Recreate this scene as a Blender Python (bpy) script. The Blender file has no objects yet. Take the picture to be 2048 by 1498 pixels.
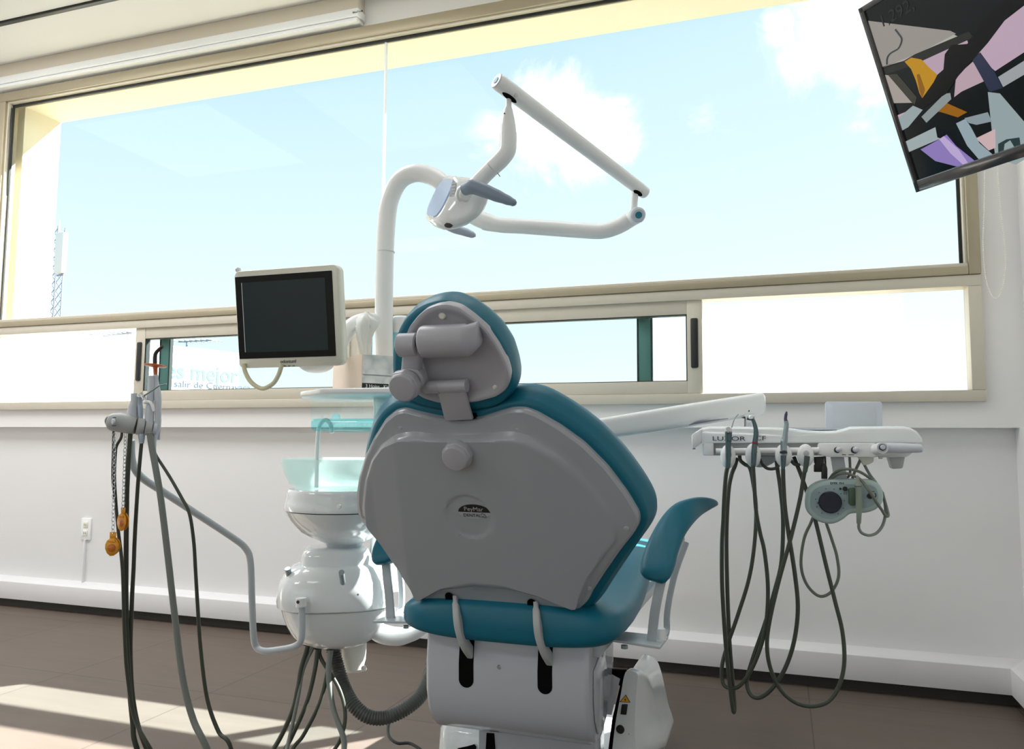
import bpy, bmesh, math, random
from mathutils import Vector, Matrix
random.seed(7)
V = Vector
# ---------------------------------------------------------------- camera
FPX = 1570.4
PITCH, YAW, ROLL = math.radians(4.8766), math.radians(-18.9239), math.radians(.3942)
CAM = V((0, 0, .99))
_F = V((math.sin(YAW)*math.cos(PITCH), math.cos(YAW)*math.cos(PITCH), math.sin(PITCH)))
_X = V((math.cos(YAW), -math.sin(YAW), 0))
_U = _X.cross(_F)
_X, _U = math.cos(ROLL)*_X + math.sin(ROLL)*_U, -math.sin(ROLL)*_X + math.cos(ROLL)*_U
cd = bpy.data.cameras.new('camera'); cam = bpy.data.objects.new('camera', cd)
bpy.context.scene.collection.objects.link(cam)
cd.sensor_width = 36; cd.lens = FPX/2048*36; cd.clip_start = .05; cd.clip_end = 500
m4 = Matrix(((_X.x, _U.x, -_F.x, CAM.x), (_X.y, _U.y, -_F.y, CAM.y), (_X.z, _U.z, -_F.z, CAM.z), (0, 0, 0, 1)))
cam.matrix_world = m4
bpy.context.scene.camera = cam
sc = bpy.context.scene
# ---------------------------------------------------------------- colour / exposure
sc.view_settings.view_transform = 'Standard'; sc.view_settings.look = 'None'
sc.view_settings.gamma = 1; sc.view_settings.use_curve_mapping = False
sc.view_settings.exposure = 0.25
# ---------------------------------------------------------------- sky
W = bpy.data.worlds.new('world'); sc.world = W; W.use_nodes = True
nt = W.node_tree; nt.nodes.clear(); N = nt.nodes.new; L = nt.links.new
out = N('ShaderNodeOutputWorld'); bg = N('ShaderNodeBackground'); L(bg.outputs[0], out.inputs[0])
tc = N('ShaderNodeTexCoord')
sep = N('ShaderNodeSeparateXYZ'); L(tc.outputs['Generated'], sep.inputs[0])
ramp = N('ShaderNodeValToRGB'); cr = ramp.color_ramp
cr.elements[0].position = 0; cr.elements[0].color = (.8, .74, .6, 1)
cr.elements[1].position = .50; cr.elements[1].color = (.95, .9, .78, 1)
for p, c in ((.505, (1.15, 1.15, 1.13)), (.545, (1.02, 1.08, 1.08)), (.59, (.88, 1.01, 1.03)), (.64, (.80, .96, 1.0)), (.70, (.69, .89, .99)), (.765, (.50, .76, .97)), (1., (.4, .65, .95))):
    e = cr.elements.new(p); e.color = (*c, 1)
# mix elevation with a turn towards the sun side (right) so that the sky pales there
mp = N('ShaderNodeMath'); mp.operation = 'MULTIPLY_ADD'; mp.inputs[1].default_value = .5; mp.inputs[2].default_value = .5
L(sep.outputs['Z'], mp.inputs[0])
az = N('ShaderNodeMath'); az.operation = 'MULTIPLY_ADD'; az.inputs[1].default_value = -.13; az.inputs[2].default_value = -.05
L(sep.outputs['X'], az.inputs[0])
el = N('ShaderNodeMath'); el.operation = 'MULTIPLY'; L(az.outputs[0], el.inputs[0]); L(sep.outputs['Z'], el.inputs[1])
el2 = N('ShaderNodeMath'); el2.operation = 'MULTIPLY'; L(el.outputs[0], el2.inputs[0]); el2.inputs[1].default_value = 1.6
ad = N('ShaderNodeMath'); ad.operation = 'ADD'; L(mp.outputs[0], ad.inputs[0]); L(el2.outputs[0], ad.inputs[1])
L(ad.outputs[0], ramp.inputs[0])
# clouds: two banks placed by direction
def dirpx(px, py): return (_F + _X*((px-1024)/FPX) - _U*((py-749)/FPX)).normalized()
noise = N('ShaderNodeTexNoise'); noise.inputs['Scale'].default_value = 8; noise.inputs['Detail'].default_value = 12; noise.inputs['Roughness'].default_value = .66; noise.inputs['Distortion'].default_value = .4
L(tc.outputs['Generated'], noise.inputs['Vector'])
cur = None
for (px, py, r, s) in ((1085, 235, .105, 1), (1170, 270, .085, 1), (985, 250, .07, .9), (1250, 290, .045, .8), (1640, 90, .10, 1), (1720, 60, .14, 1), (1560, 60, .045, 1), (1420, 250, .06, .35)):
    d = dirpx(px, py)
    vm = N('ShaderNodeVectorMath'); vm.operation = 'DISTANCE'; L(tc.outputs['Generated'], vm.inputs[0]); vm.inputs[1].default_value = d
    mr = N('ShaderNodeMapRange'); mr.inputs['From Min'].default_value = r; mr.inputs['From Max'].default_value = 0
    mr.inputs['To Max'].default_value = s; L(vm.outputs['Value'], mr.inputs['Value'])
    if cur is None: cur = mr.outputs[0]
    else:
        mx = N('ShaderNodeMath'); mx.operation = 'MAXIMUM'; L(cur, mx.inputs[0]); L(mr.outputs[0], mx.inputs[1]); cur = mx.outputs[0]
a1 = N('ShaderNodeMath'); a1.operation = 'MULTIPLY_ADD'; L(cur, a1.inputs[0]); a1.inputs[1].default_value = .50; L(noise.outputs[0], a1.inputs[2])
mr = N('ShaderNodeMapRange'); mr.interpolation_type = 'SMOOTHSTEP'; mr.inputs['From Min'].default_value = .64; mr.inputs['From Max'].default_value = .90; L(a1.outputs[0], mr.inputs['Value'])
cm = N('ShaderNodeMath'); cm.operation = 'MULTIPLY'; L(mr.outputs[0], cm.inputs[0])
cz = N('ShaderNodeMath'); cz.operation = 'GREATER_THAN'; L(cur, cz.inputs[0]); cz.inputs[1].default_value = .0
L(cz.outputs[0], cm.inputs[1])
mix = N('ShaderNodeMix'); mix.data_type = 'RGBA'; L(cm.outputs[0], mix.inputs[0]); L(ramp.outputs[0], mix.inputs[6]); mix.inputs[7].default_value = (1.3, 1.32, 1.32, 1)
L(mix.outputs[2], bg.inputs[0]); bg.inputs[1].default_value = .88
# ---------------------------------------------------------------- sun and fill lights
def light(name, typ, loc, energy, col=(1, 1, 1), size=1, sizey=None, rot=None, **k):
    l = bpy.data.lights.new(name, typ); o = bpy.data.objects.new(name, l); sc.collection.objects.link(o)
    l.energy = energy; l.color = col; o.location = loc
    if typ == 'AREA':
        l.size = size
        if sizey: l.shape = 'RECTANGLE'; l.size_y = sizey
    if rot: o.rotation_euler = rot
    return o
sun = light('sun', 'SUN', (3, 8, 9), 26.0, (1, .97, .93)); sun.data.angle = math.radians(.6)
for _i, _x in enumerate((-4.3, -2.4, -.5)):  # unseen area lights added under the ceiling to brighten the room
    light('ceiling_fill', 'AREA', (_x, 2.2, 3.29), (42, 26, 8)[_i], (.98, .985, 1), 1.2, 1.2)
for _x in (-3.8, -1.2):
    light('ceiling_fill', 'AREA', (_x, -1.2, 3.29), 27 if _x < -2 else 8, (.98, .985, 1), 1.2, .6)
SUND = V((-.925, -1, -1.22)).normalized()
sun.rotation_euler = SUND.to_track_quat('-Z', 'Y').to_euler()
# ---------------------------------------------------------------- helpers: placing
def ray(px, py): return _F + _X*((px-1024)/FPX) - _U*((py-749)/FPX)
def onp(px, py, ax, val):
    v = ray(px, py); return CAM + v*((val-CAM[ax])/v[ax])
def P(px, py, Y): return onp(px, py, 1, Y)
def dep(p): return (p-CAM).dot(_F)
def pr(rpx, p): return rpx*dep(p)/FPX          # radius seen as rpx at p
# ---------------------------------------------------------------- materials
def mat(name, col, rough=.5, metal=0, spec=.5, trans=0, emit=None, es=0, bump=None, coat=0, sub=0, var=None, alpha=1):
    m = bpy.data.materials.new(name); m.use_nodes = True
    b = m.node_tree.nodes['Principled BSDF']; T = m.node_tree
    b.inputs['Base Color'].default_value = (*col, 1); b.inputs['Roughness'].default_value = rough
    b.inputs['Metallic'].default_value = metal; b.inputs['Specular IOR Level'].default_value = spec
    b.inputs['Transmission Weight'].default_value = trans; b.inputs['Coat Weight'].default_value = coat
    if sub: b.inputs['Subsurface Weight'].default_value = sub; b.inputs['Subsurface Radius'].default_value = (.02, .02, .02)
    if emit: b.inputs['Emission Color'].default_value = (*emit, 1); b.inputs['Emission Strength'].default_value = es
    if alpha < 1: b.inputs['Alpha'].default_value = alpha
    tcn = None
    if bump or var:
        tcn = T.nodes.new('ShaderNodeTexCoord')
    if bump:
        n = T.nodes.new('ShaderNodeTexNoise'); n.inputs['Scale'].default_value = bump[0]; n.inputs['Detail'].default_value = 4
        T.links.new(tcn.outputs['Object'], n.inputs['Vector'])
        bp = T.nodes.new('ShaderNodeBump'); bp.inputs['Strength'].default_value = bump[1]; bp.inputs['Distance'].default_value = .002
        T.links.new(n.outputs[0], bp.inputs['Height']); T.links.new(bp.outputs[0], b.inputs['Normal'])
    if var:
        n = T.nodes.new('ShaderNodeTexNoise'); n.inputs['Scale'].default_value = var[0]; n.inputs['Detail'].default_value = 5
        T.links.new(tcn.outputs['Object'], n.inputs['Vector'])
        mx = T.nodes.new('ShaderNodeMix'); mx.data_type = 'RGBA'
        mx.inputs[6].default_value = (*[c*(1-var[1]) for c in col], 1); mx.inputs[7].default_value = (*[min(1, c*(1+var[1])) for c in col], 1)
        T.links.new(n.outputs[0], mx.inputs[0]); T.links.new(mx.outputs[2], b.inputs['Base Color'])
    return m
def glass(name, tint, refl=.06):
    m = bpy.data.materials.new(name); m.use_nodes = True; T = m.node_tree; T.nodes.clear()
    o = T.nodes.new('ShaderNodeOutputMaterial'); t = T.nodes.new('ShaderNodeBsdfTransparent'); t.inputs[0].default_value = (*tint, 1)
    g = T.nodes.new('ShaderNodeBsdfGlossy'); g.inputs[1].default_value = .02; g.inputs[0].default_value = (.9, 1, 1, 1)
    mx = T.nodes.new('ShaderNodeMixShader'); mx.inputs[0].default_value = refl
    T.links.new(t.outputs[0], mx.inputs[1]); T.links.new(g.outputs[0], mx.inputs[2]); T.links.new(mx.outputs[0], o.inputs[0])
    return m
MW = mat('plaster_white', (.80, .79, .78), .7, bump=(40, .12), var=(3, .02))
MWLOW = mat('plaster_lower', (.78, .775, .775), .75, bump=(60, .1), var=(2.5, .02))
MCEIL = mat('ceiling_paint', (.82, .82, .80), .8, bump=(30, .08))
MOUT = mat('outside_plaster', (.86, .79, .60), .85, bump=(50, .25), var=(5, .03))
MSKIRT = mat('skirting_white', (.80, .79, .80), .5, var=(4, .02))
MALU = mat('champagne_aluminium_shaded', (.38, .33, .23), .42, metal=.35, var=(30, .03))  # darker copy: shade of the backlit upper frame put into the colour
MALU2 = mat('champagne_aluminium_light', (.58, .54, .45), .45, metal=.15, var=(30, .03))
MRUB = mat('black_rubber', (.01, .012, .01), .6)
MGREEN = mat('stile_anodised', (.12, .20, .17), .4, metal=.3)
MGL = glass('window_glass', (.97, 1.0, 1.0), .002)
MGL2 = glass('tinted_sash_glass', (.90, .99, 1.0), .002)
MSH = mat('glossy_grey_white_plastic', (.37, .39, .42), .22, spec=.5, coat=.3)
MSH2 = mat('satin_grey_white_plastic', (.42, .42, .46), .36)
MWP = mat('white_plastic', (.88, .90, .90), .3, coat=.15)
MWG = mat('white_gloss_shell', (.84, .87, .88), .12, coat=.6)
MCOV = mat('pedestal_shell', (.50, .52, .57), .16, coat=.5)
MCREAM = mat('cream_plastic', (.80, .79, .68), .35)
MTEAL = mat('teal_vinyl', (.003, .135, .205), .40, spec=.40, bump=(900, .08))
MTEALP = mat('teal_piping', (.008, .12, .17), .45)
MBLK = mat('black_plastic', (.012, .014, .013), .4)
MSLOT = mat('slot_black', (.003, .003, .003), .9, spec=.1)
MSTEEL = mat('polished_steel', (.62, .64, .66), .18, metal=1)
MSTEEL2 = mat('brushed_steel', (.30, .36, .38), .3, metal=.9)
MHOSE = mat('olive_grey_hose', (.055, .063, .045), .38)
MHOSEL = mat('light_grey_hose', (.22, .24, .22), .4)
MCORR = mat('corrugated_grey', (.085, .088, .08), .4)
MARM = mat('grey_enamel_tube', (.52, .56, .59), .3)
MGREY = mat('holder_grey_plastic', (.48, .50, .50), .4)
MGREY2 = mat('pale_grey_plastic', (.62, .66, .72), .35)
MHAND = mat('handle_blue_grey', (.22, .28, .36), .4, trans=.0)
MTDOT = mat('teal_cap', (.01, .22, .32), .4)
MAMB = mat('amber_plastic', (.62, .17, .01), .3, trans=.15, coat=.2)
MGOLD = mat('gold_clip', (.70, .30, .025), .32, metal=.35)
MORG = mat('orange_shield', (.90, .20, .02), .2, trans=.2)
def frosted(name, tint, col, f):
    m = bpy.data.materials.new(name); m.use_nodes = True; T = m.node_tree; T.nodes.clear()
    o = T.nodes.new('ShaderNodeOutputMaterial'); t = T.nodes.new('ShaderNodeBsdfTransparent'); t.inputs[0].default_value = (*tint, 1)
    g = T.nodes.new('ShaderNodeBsdfTranslucent'); g.inputs[0].default_value = (*col, 1); d = T.nodes.new('ShaderNodeBsdfDiffuse'); d.inputs[0].default_value = (*col, 1)
    m1 = T.nodes.new('ShaderNodeMixShader'); m1.inputs[0].default_value = .5; T.links.new(g.outputs[0], m1.inputs[1]); T.links.new(d.outputs[0], m1.inputs[2])
    mx = T.nodes.new('ShaderNodeMixShader'); mx.inputs[0].default_value = f
    T.links.new(t.outputs[0], mx.inputs[1]); T.links.new(m1.outputs[0], mx.inputs[2]); T.links.new(mx.outputs[0], o.inputs[0]); return m
MBOWL = frosted('frosted_glass_bowl', (.93, 1, .99), (.88, .98, .97), .30)
MBOX = glass('clear_acrylic', (.95, 1, 1), .05)
MCYAN = glass('cyan_acrylic', (.62, .96, .99), .10)
MSCRB = mat('monitor_bezel_black', (.002, .004, .002), .35, spec=.2)
MSCR = mat('monitor_screen', (.010, .024, .028), .25, spec=.25)
MTVS = mat('tv_screen', (.004, .004, .005), .03, spec=1.0, coat=1)
MTVF = mat('tv_frame', (.03, .028, .03), .2, coat=.6)
MINK = mat('dark_ink', (.03, .03, .035), .5)
MSCAL = mat('scaler_mint_plastic', (.46, .58, .56), .3)
MSCALD = mat('scaler_panel', (.33, .43, .45), .4)
MNAVY = mat('navy_knob', (.006, .009, .025), .35)
MGGR = mat('green_grey_plastic', (.26, .31, .24), .4)
MPAPER = mat('tissue_paper', (.9, .93, .93), .8, sub=.3)
MCARD = mat('tissue_box_side', (.80, .66, .55), .6, var=(12, .12))
MFLOW = None
MYEL = mat('warning_yellow', (.80, .42, .03), .5)
MRED = mat('red_ring', (.30, .01, .02), .35)
MMILK = mat('milky_bottle', (.86, .85, .80), .35, trans=.2, sub=.2)
MBILL = mat('billboard_white', (.9, .9, .9), .7)
MBT1 = mat('billboard_teal_letters', (.17, .25, .27), .7)
MBT2 = mat('billboard_grey_letters', (.09, .10, .15), .7)
MANT = mat('antenna_grey', (.30, .34, .45), .5)
MBLIND = mat('blind_fabric', (.66, .60, .50), .8, bump=(300, .2))
MBEAD = mat('bead_white', (.86, .84, .76), .4)
def print_mat():
    m = mat('printed_flowers', (.8, .8, .78), .5); T = m.node_tree; b = T.nodes['Principled BSDF']
    tcn = T.nodes.new('ShaderNodeTexCoord'); v = T.nodes.new('ShaderNodeTexVoronoi'); v.inputs['Scale'].default_value = 32
    T.links.new(tcn.outputs['Object'], v.inputs['Vector'])
    r = T.nodes.new('ShaderNodeValToRGB'); T.links.new(v.outputs['Distance'], r.inputs[0])
    r.color_ramp.elements[0].color = (.75, .55, .15, 1); r.color_ramp.elements[1].color = (.42, .50, .50, 1)
    e = r.color_ramp.elements.new(.12); e.color = (.86, .87, .84, 1)
    e = r.color_ramp.elements.new(.45); e.color = (.78, .80, .78, 1)
    T.links.new(r.outputs[0], b.inputs['Base Color']); return m
MDARKR = mat('recess_shade', (.05, .045, .04), .8)  # dark colour stands for the shade in the gap under the skirtings
MFLOW = print_mat()
def floor_mat():
    m = mat('floor_tiles', (.2, .17, .15), .55, spec=.35); T = m.node_tree; b = T.nodes['Principled BSDF']
    tcn = T.nodes.new('ShaderNodeTexCoord'); mp_ = T.nodes.new('ShaderNodeMapping'); T.links.new(tcn.outputs['Object'], mp_.inputs[0])
    mp_.inputs['Location'].default_value = (2.88, -2.62, 0)
    br = T.nodes.new('ShaderNodeTexBrick'); br.offset = 0; br.squash = 1
    br.inputs['Scale'].default_value = 1; br.inputs['Brick Width'].default_value = .74; br.inputs['Row Height'].default_value = .74
    br.inputs['Mortar Size'].default_value = .0028; br.inputs['Mortar Smooth'].default_value = .3
    br.inputs['Color1'].default_value = (.150, .118, .097, 1); br.inputs['Color2'].default_value = (.163, .130, .107, 1); br.inputs['Mortar'].default_value = (.085, .07, .06, 1)
    T.links.new(mp_.outputs[0], br.inputs['Vector'])
    w = T.nodes.new('ShaderNodeTexNoise'); w.inputs['Scale'].default_value = 3; w.inputs['Detail'].default_value = 6
    mp2 = T.nodes.new('ShaderNodeMapping'); mp2.inputs['Scale'].default_value = (1, 6, 1); T.links.new(tcn.outputs['Object'], mp2.inputs[0]); T.links.new(mp2.outputs[0], w.inputs['Vector'])
    mx = T.nodes.new('ShaderNodeMix'); mx.data_type = 'RGBA'; mx.blend_type = 'MULTIPLY'; mx.inputs[0].default_value = .25
    T.links.new(br.outputs['Color'], mx.inputs[6]); T.links.new(w.outputs[0], mx.inputs[7]); T.links.new(mx.outputs[2], b.inputs['Base Color'])
    return m
MFLOOR = floor_mat()
# ---------------------------------------------------------------- helpers: mesh
def obj(name, bm, m, parent=None, smooth=True, ang=35):
    me = bpy.data.meshes.new(name)
    bmesh.ops.recalc_face_normals(bm, faces=bm.faces)
    bm.to_mesh(me); bm.free()
    if isinstance(m, (list, tuple)):
        for x in m: me.materials.append(x)
    else: me.materials.append(m)
    if smooth:
        for p in me.polygons: p.use_smooth = True
        me.set_sharp_from_angle(angle=math.radians(ang))
    o = bpy.data.objects.new(name, me); sc.collection.objects.link(o)
    if parent is not None:
        o.parent = parent; o.matrix_parent_inverse = root_inv(parent)
    return o
def root_inv(p):
    return Matrix.Translation(-p.location) if p.parent is None else Matrix.Identity(4)
def thing(name, label, cat, loc, group=None):
    o = bpy.data.objects.new(name, None); sc.collection.objects.link(o); o.location = loc; o.empty_display_size = .05
    o['label'] = label; o['category'] = cat
    if group: o['group'] = group
    return o
def tag(o, label, cat, group=None, kind=None):
    o['label'] = label; o['category'] = cat
    if group: o['group'] = group
    if kind: o['kind'] = kind
    return o
def struct(o, label=None):
    o['kind'] = 'structure'
    if label: o['label'] = label
    return o
def box(bm, a, b, bev=0, seg=2, M_=None):
    a = V(a); b = V(b); c = (a+b)/2; s = b-a
    r = bmesh.ops.create_cube(bm, size=1)
    vs = r['verts']
    bmesh.ops.scale(bm, vec=(abs(s.x), abs(s.y), abs(s.z)), verts=vs)
    if bev:
        es = list({e for v in vs for e in v.link_edges})
        rr = bmesh.ops.bevel(bm, geom=es, offset=bev, segments=seg, affect='EDGES', profile=.5)
        vs = list({v for f in rr['faces'] for v in f.verts} | {v for v in vs if v.is_valid})
    bmesh.ops.translate(bm, vec=c, verts=vs)
    if M_ is not None: bmesh.ops.transform(bm, matrix=M_, verts=vs)
    return vs
def Box(name, a, b, m, parent=None, bev=0, seg=2, M_=None):
    bm = bmesh.new(); box(bm, a, b, bev, seg, M_); return obj(name, bm, m, parent)
def frame_from(d, up=V((0, 0, 1))):
    d = d.normalized(); x = up.cross(d)
    if x.length < 1e-4: x = V((1, 0, 0)).cross(d)
    x.normalize(); return x, d.cross(x), d
def smooth_path(pts, rad, n=8):
    if len(pts) < 3: return pts, rad
    P_ = [2*pts[0]-pts[1]] + pts + [2*pts[-1]-pts[-2]]; op = []; orr = []
    for i in range(len(pts)-1):
        p0, p1, p2, p3 = P_[i:i+4]
        for k in range(n):
            t = k/n
            q = .5*((2*p1)+(-p0+p2)*t+(2*p0-5*p1+4*p2-p3)*t*t+(-p0+3*p1-3*p2+p3)*t*t*t)
            op.append(q); s = t*t*(3-2*t); orr.append(rad[i]*(1-s)+rad[i+1]*s)
    op.append(pts[-1]); orr.append(rad[-1]); return op, orr
def sweep(bm, pts, rad, seg=14, cap=True, squash=1, up0=None):
    n = len(pts); T = []
    for i in range(n):
        a = pts[max(0, i-1)]; b = pts[min(n-1, i+1)]; T.append((b-a).normalized())
    x, y, _ = frame_from(T[0], up0 or V((0, 0, 1))); rings = []
    for i in range(n):
        if i:
            ax = T[i-1].cross(T[i])
            if ax.length > 1e-7:
                R_ = Matrix.Rotation(T[i-1].angle(T[i]), 3, ax.normalized()); x = R_@x; y = R_@y
        rings.append([bm.verts.new(pts[i]+(x*math.cos(2*math.pi*k/seg)+y*math.sin(2*math.pi*k/seg)*squash)*rad[i]) for k in range(seg)])
    for i in range(n-1):
        for k in range(seg):
            bm.faces.new((rings[i][k], rings[i][(k+1) % seg], rings[i+1][(k+1) % seg], rings[i+1][k]))
    if cap:
        bm.faces.new(rings[0][::-1]); bm.faces.new(rings[-1])
    return rings
def Tube(name, pts, rad, m, parent=None, seg=14, smooth=True, n=8, squash=1, up0=None):
    pts = [V(p) for p in pts]; rad = [rad]*len(pts) if not isinstance(rad, (list, tuple)) else list(rad)
    if smooth: pts, rad = smooth_path(pts, rad, n)
    bm = bmesh.new(); sweep(bm, pts, rad, seg, True, squash, up0); return obj(name, bm, m, parent, ang=50)
def TubePx(name, pp, Y, m, parent=None, seg=14, smooth=True, n=8, off=None):
    """pp: (px, py, radius px[, Y])"""
    pts = []; rad = []
    for q in pp:
        p = P(q[0], q[1], q[3] if len(q) > 3 else Y); pts.append(p); rad.append(pr(q[2], p))
    return Tube(name, pts, rad, m, parent, seg, smooth, n)
def lathe(bm, prof, o, ax=V((0, 0, 1)), seg=40, sx=1, sy=1, xdir=None):
    """prof: (r, h) along axis ax from o"""
    x, y, d = frame_from(V(ax), xdir or (V((0, 1, 0)) if abs(V(ax).normalized().z) > .9 else V((0, 0, 1))))
    rings = []
    for r, h in prof:
        if r < 1e-6: rings.append([bm.verts.new(V(o)+d*h)])
        else: rings.append([bm.verts.new(V(o)+d*h+x*(r*sx*math.cos(2*math.pi*k/seg))+y*(r*sy*math.sin(2*math.pi*k/seg))) for k in range(seg)])
    for a, b in zip(rings, rings[1:]):
        for k in range(seg):
            k2 = (k+1) % seg
            if len(a) == 1 and len(b) == 1: break
            if len(a) == 1: bm.faces.new((a[0], b[k2], b[k]))
            elif len(b) == 1: bm.faces.new((a[k], a[k2], b[0]))
            else: bm.faces.new((a[k], a[k2], b[k2], b[k]))
    return rings
def Lathe(name, prof, o, m, parent=None, ax=V((0, 0, 1)), seg=40, sx=1, sy=1, ang=35):
    bm = bmesh.new(); lathe(bm, prof, o, ax, seg, sx, sy); return obj(name, bm, m, parent, ang=ang)
def Disc(name, o, ax, r, th, m, parent=None, bev=.2, seg=28):
    b = th*bev; return Lathe(name, [(0, 0), (r, 0), (r, th-b), (r-b, th), (0, th)], o, m, parent, ax, seg)
def Prism(name, pts, d, m, parent=None, bev=0, seg=2):
    """closed outline pts (3D, planar) extruded by vector d"""
    bm = bmesh.new(); vs = [bm.verts.new(V(p)) for p in pts]; f = bm.faces.new(vs)
    r = bmesh.ops.extrude_face_region(bm, geom=[f])
    bmesh.ops.translate(bm, vec=V(d), verts=[v for v in r['geom'] if isinstance(v, bmesh.types.BMVert)])
    if bev: bmesh.ops.bevel(bm, geom=list(bm.edges), offset=bev, segments=seg, affect='EDGES', profile=.5, clamp_overlap=True)
    return obj(name, bm, m, parent)
def Loft(name, rings, m, parent=None, cap=True, ang=40, sub=0):
    bm = bmesh.new(); R_ = [[bm.verts.new(V(p)) for p in r] for r in rings]; n = len(R_[0])
    for a, b in zip(R_, R_[1:]):
        for k in range(n): bm.faces.new((a[k], a[(k+1) % n], b[(k+1) % n], b[k]))
    if cap: bm.faces.new(R_[0][::-1]); bm.faces.new(R_[-1])
    o = obj(name, bm, m, parent, ang=ang)
    return o
def superring(c, ax, ay, hx, hy, e=4, n=32):
    r = []
    for k in range(n):
        t = 2*math.pi*k/n; cx, sy = math.cos(t), math.sin(t)
        r.append(V(c)+V(ax)*(hx*math.copysign(abs(cx)**(2/e), cx))+V(ay)*(hy*math.copysign(abs(sy)**(2/e), sy)))
    return r
def Text(name, s, size, o, xd, yd, m, parent=None, th=.0004, align='LEFT', bold=0, sx=1):
    c = bpy.data.curves.new(name, 'FONT'); c.body = s; c.size = size; c.extrude = th; c.align_x = align; c.offset = bold
    t = bpy.data.objects.new(name, c); sc.collection.objects.link(t)
    bpy.context.view_layer.update()
    me = bpy.data.meshes.new_from_object(t.evaluated_get(bpy.context.evaluated_depsgraph_get()))
    bpy.data.objects.remove(t); bpy.data.curves.remove(c)
    xd = V(xd).normalized(); yd = (V(yd)-xd*V(yd).dot(xd)).normalized(); zd = xd.cross(yd)
    M_ = Matrix(((xd.x*sx, yd.x, zd.x, o[0]), (xd.y*sx, yd.y, zd.y, o[1]), (xd.z*sx, yd.z, zd.z, o[2]), (0, 0, 0, 1)))
    me.transform(M_); me.materials.clear(); me.materials.append(m); me.name = name
    ob = bpy.data.objects.new(name, me); sc.collection.objects.link(ob)
    if parent is not None: ob.parent = parent; ob.matrix_parent_inverse = root_inv(parent)
    return ob

# ================================================================ room
X0, X1, YR, ZC = -5.7, .90, -2.9, 3.31
struct(Box('floor', (X0-.2, YR-.2, -.15), (X1+.2, 3.6, 0), MFLOOR))
struct(Box('ceiling', (X0-.2, YR-.2, ZC), (X1+.2, 3.045, ZC+.15), MCEIL))
struct(Box('trim_1', (X0, 3.075, ZC), (X1+.1, 3.52, ZC+.15), MCEIL), 'white ceiling strip along the window wall')
struct(Box('trim_2', (X0, 3.04, ZC+.03), (X1+.1, 3.08, ZC+.1), MSLOT), 'dark shadow gap in the ceiling')
struct(Box('trim_6', (X0, 3.048, ZC-.012), (X1, 3.075, ZC+.02), MBLK, bev=.002), 'dark ceiling gap strip')
# window wall: plaster around the opening, lower part set back
bm = bmesh.new()
ox0, ox1, oz0, oz1 = -4.645, .757, 1.158, 3.15
box(bm, (X0-.2, 3.5, 1.056), (ox0, 3.62, ZC+.2)); box(bm, (ox1, 3.5, 1.056), (X1+.4, 3.62, ZC+.2))
box(bm, (ox0, 3.5, oz1), (ox1, 3.62, ZC+.2)); box(bm, (ox0, 3.5, 1.056), (ox1, 3.62, oz0))
struct(obj('wall_back', bm, MW))
struct(Box('wall_back_lower', (X0-.2, 3.56, -.1), (X1+.1, 3.70, 1.056), MWLOW))
struct(Box('wall_left', (X0-.15, YR, -.1), (X0, 3.5, ZC+.1), MW))
bm = bmesh.new(); box(bm, (.868, YR, -.1), (1.1, 3.56, 1.056)); box(bm, (X1, YR, 1.056), (1.1, 3.5, ZC+.1)); struct(obj('wall_right', bm, MWLOW))
# rear wall with a wide glazed opening that lets daylight in behind the camera
bm = bmesh.new(); box(bm, (X0, YR-.15, -.1), (-4.9, YR, ZC+.1)); box(bm, (-.2, YR-.15, -.1), (X1+.1, YR, ZC+.1)); box(bm, (-4.9, YR-.15, 2.7), (-.2, YR, ZC+.1)); box(bm, (-4.9, YR-.15, -.1), (-.2, YR, .25))
struct(obj('wall_rear', bm, MW))
wr = thing('window_3', 'wide rear window', 'window', (-2.5, YR, .25)); struct(wr); del wr['category']
Box('frame', (-4.9, YR-.08, 2.62), (-.2, YR-.02, 2.7), MALU, wr)
for x in (-4.9, -3.35, -1.8, -.26): Box('frame', (x, YR-.08, .25), (x+.06, YR-.02, 2.7), MALU, wr)
# skirtings
def skirt(name, a, b, n):
    a = V(a); b = V(b); n = V(n); d = b-a
    z = V((0, 0, 1))
    prof = [n*-.07+z*.05, n*0+z*.05, n*0+z*.148, n*-.012+z*.156, n*-.07+z*.172]
    struct(Prism(name, [a+p for p in prof], d, MSKIRT, bev=.0015))
skirt('baseboard_back', (X0, 3.495, 0), (.868, 3.495, 0), (0, -1, 0))
skirt('baseboard_right', (.80, YR, 0), (.80, 3.56, 0), (-1, 0, 0))
struct(Box('trim_3', (X0, 3.545, 0), (.86, 3.6, .06), MDARKR), 'recess under the skirting, its shade coloured dark')
struct(Box('trim_4', (.835, YR, 0), (.9, 3.56, .06), MDARKR), 'recess under the right skirting, its shade coloured dark')
# outside reveal
bm = bmesh.new(); yo = 3.885
box(bm, (X0-1, 3.62, 3.12), (3, yo, 4.4)); box(bm, (X0-1, 3.62, -1), (-4.575, yo, 3.12)); box(bm, (.795, 3.62, -1), (3, yo, 3.12)); box(bm, (-4.575, 3.62, -1), (.795, yo, 1.13))
struct(obj('wall_outside', bm, MOUT), 'cream outside reveal of the window')
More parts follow.
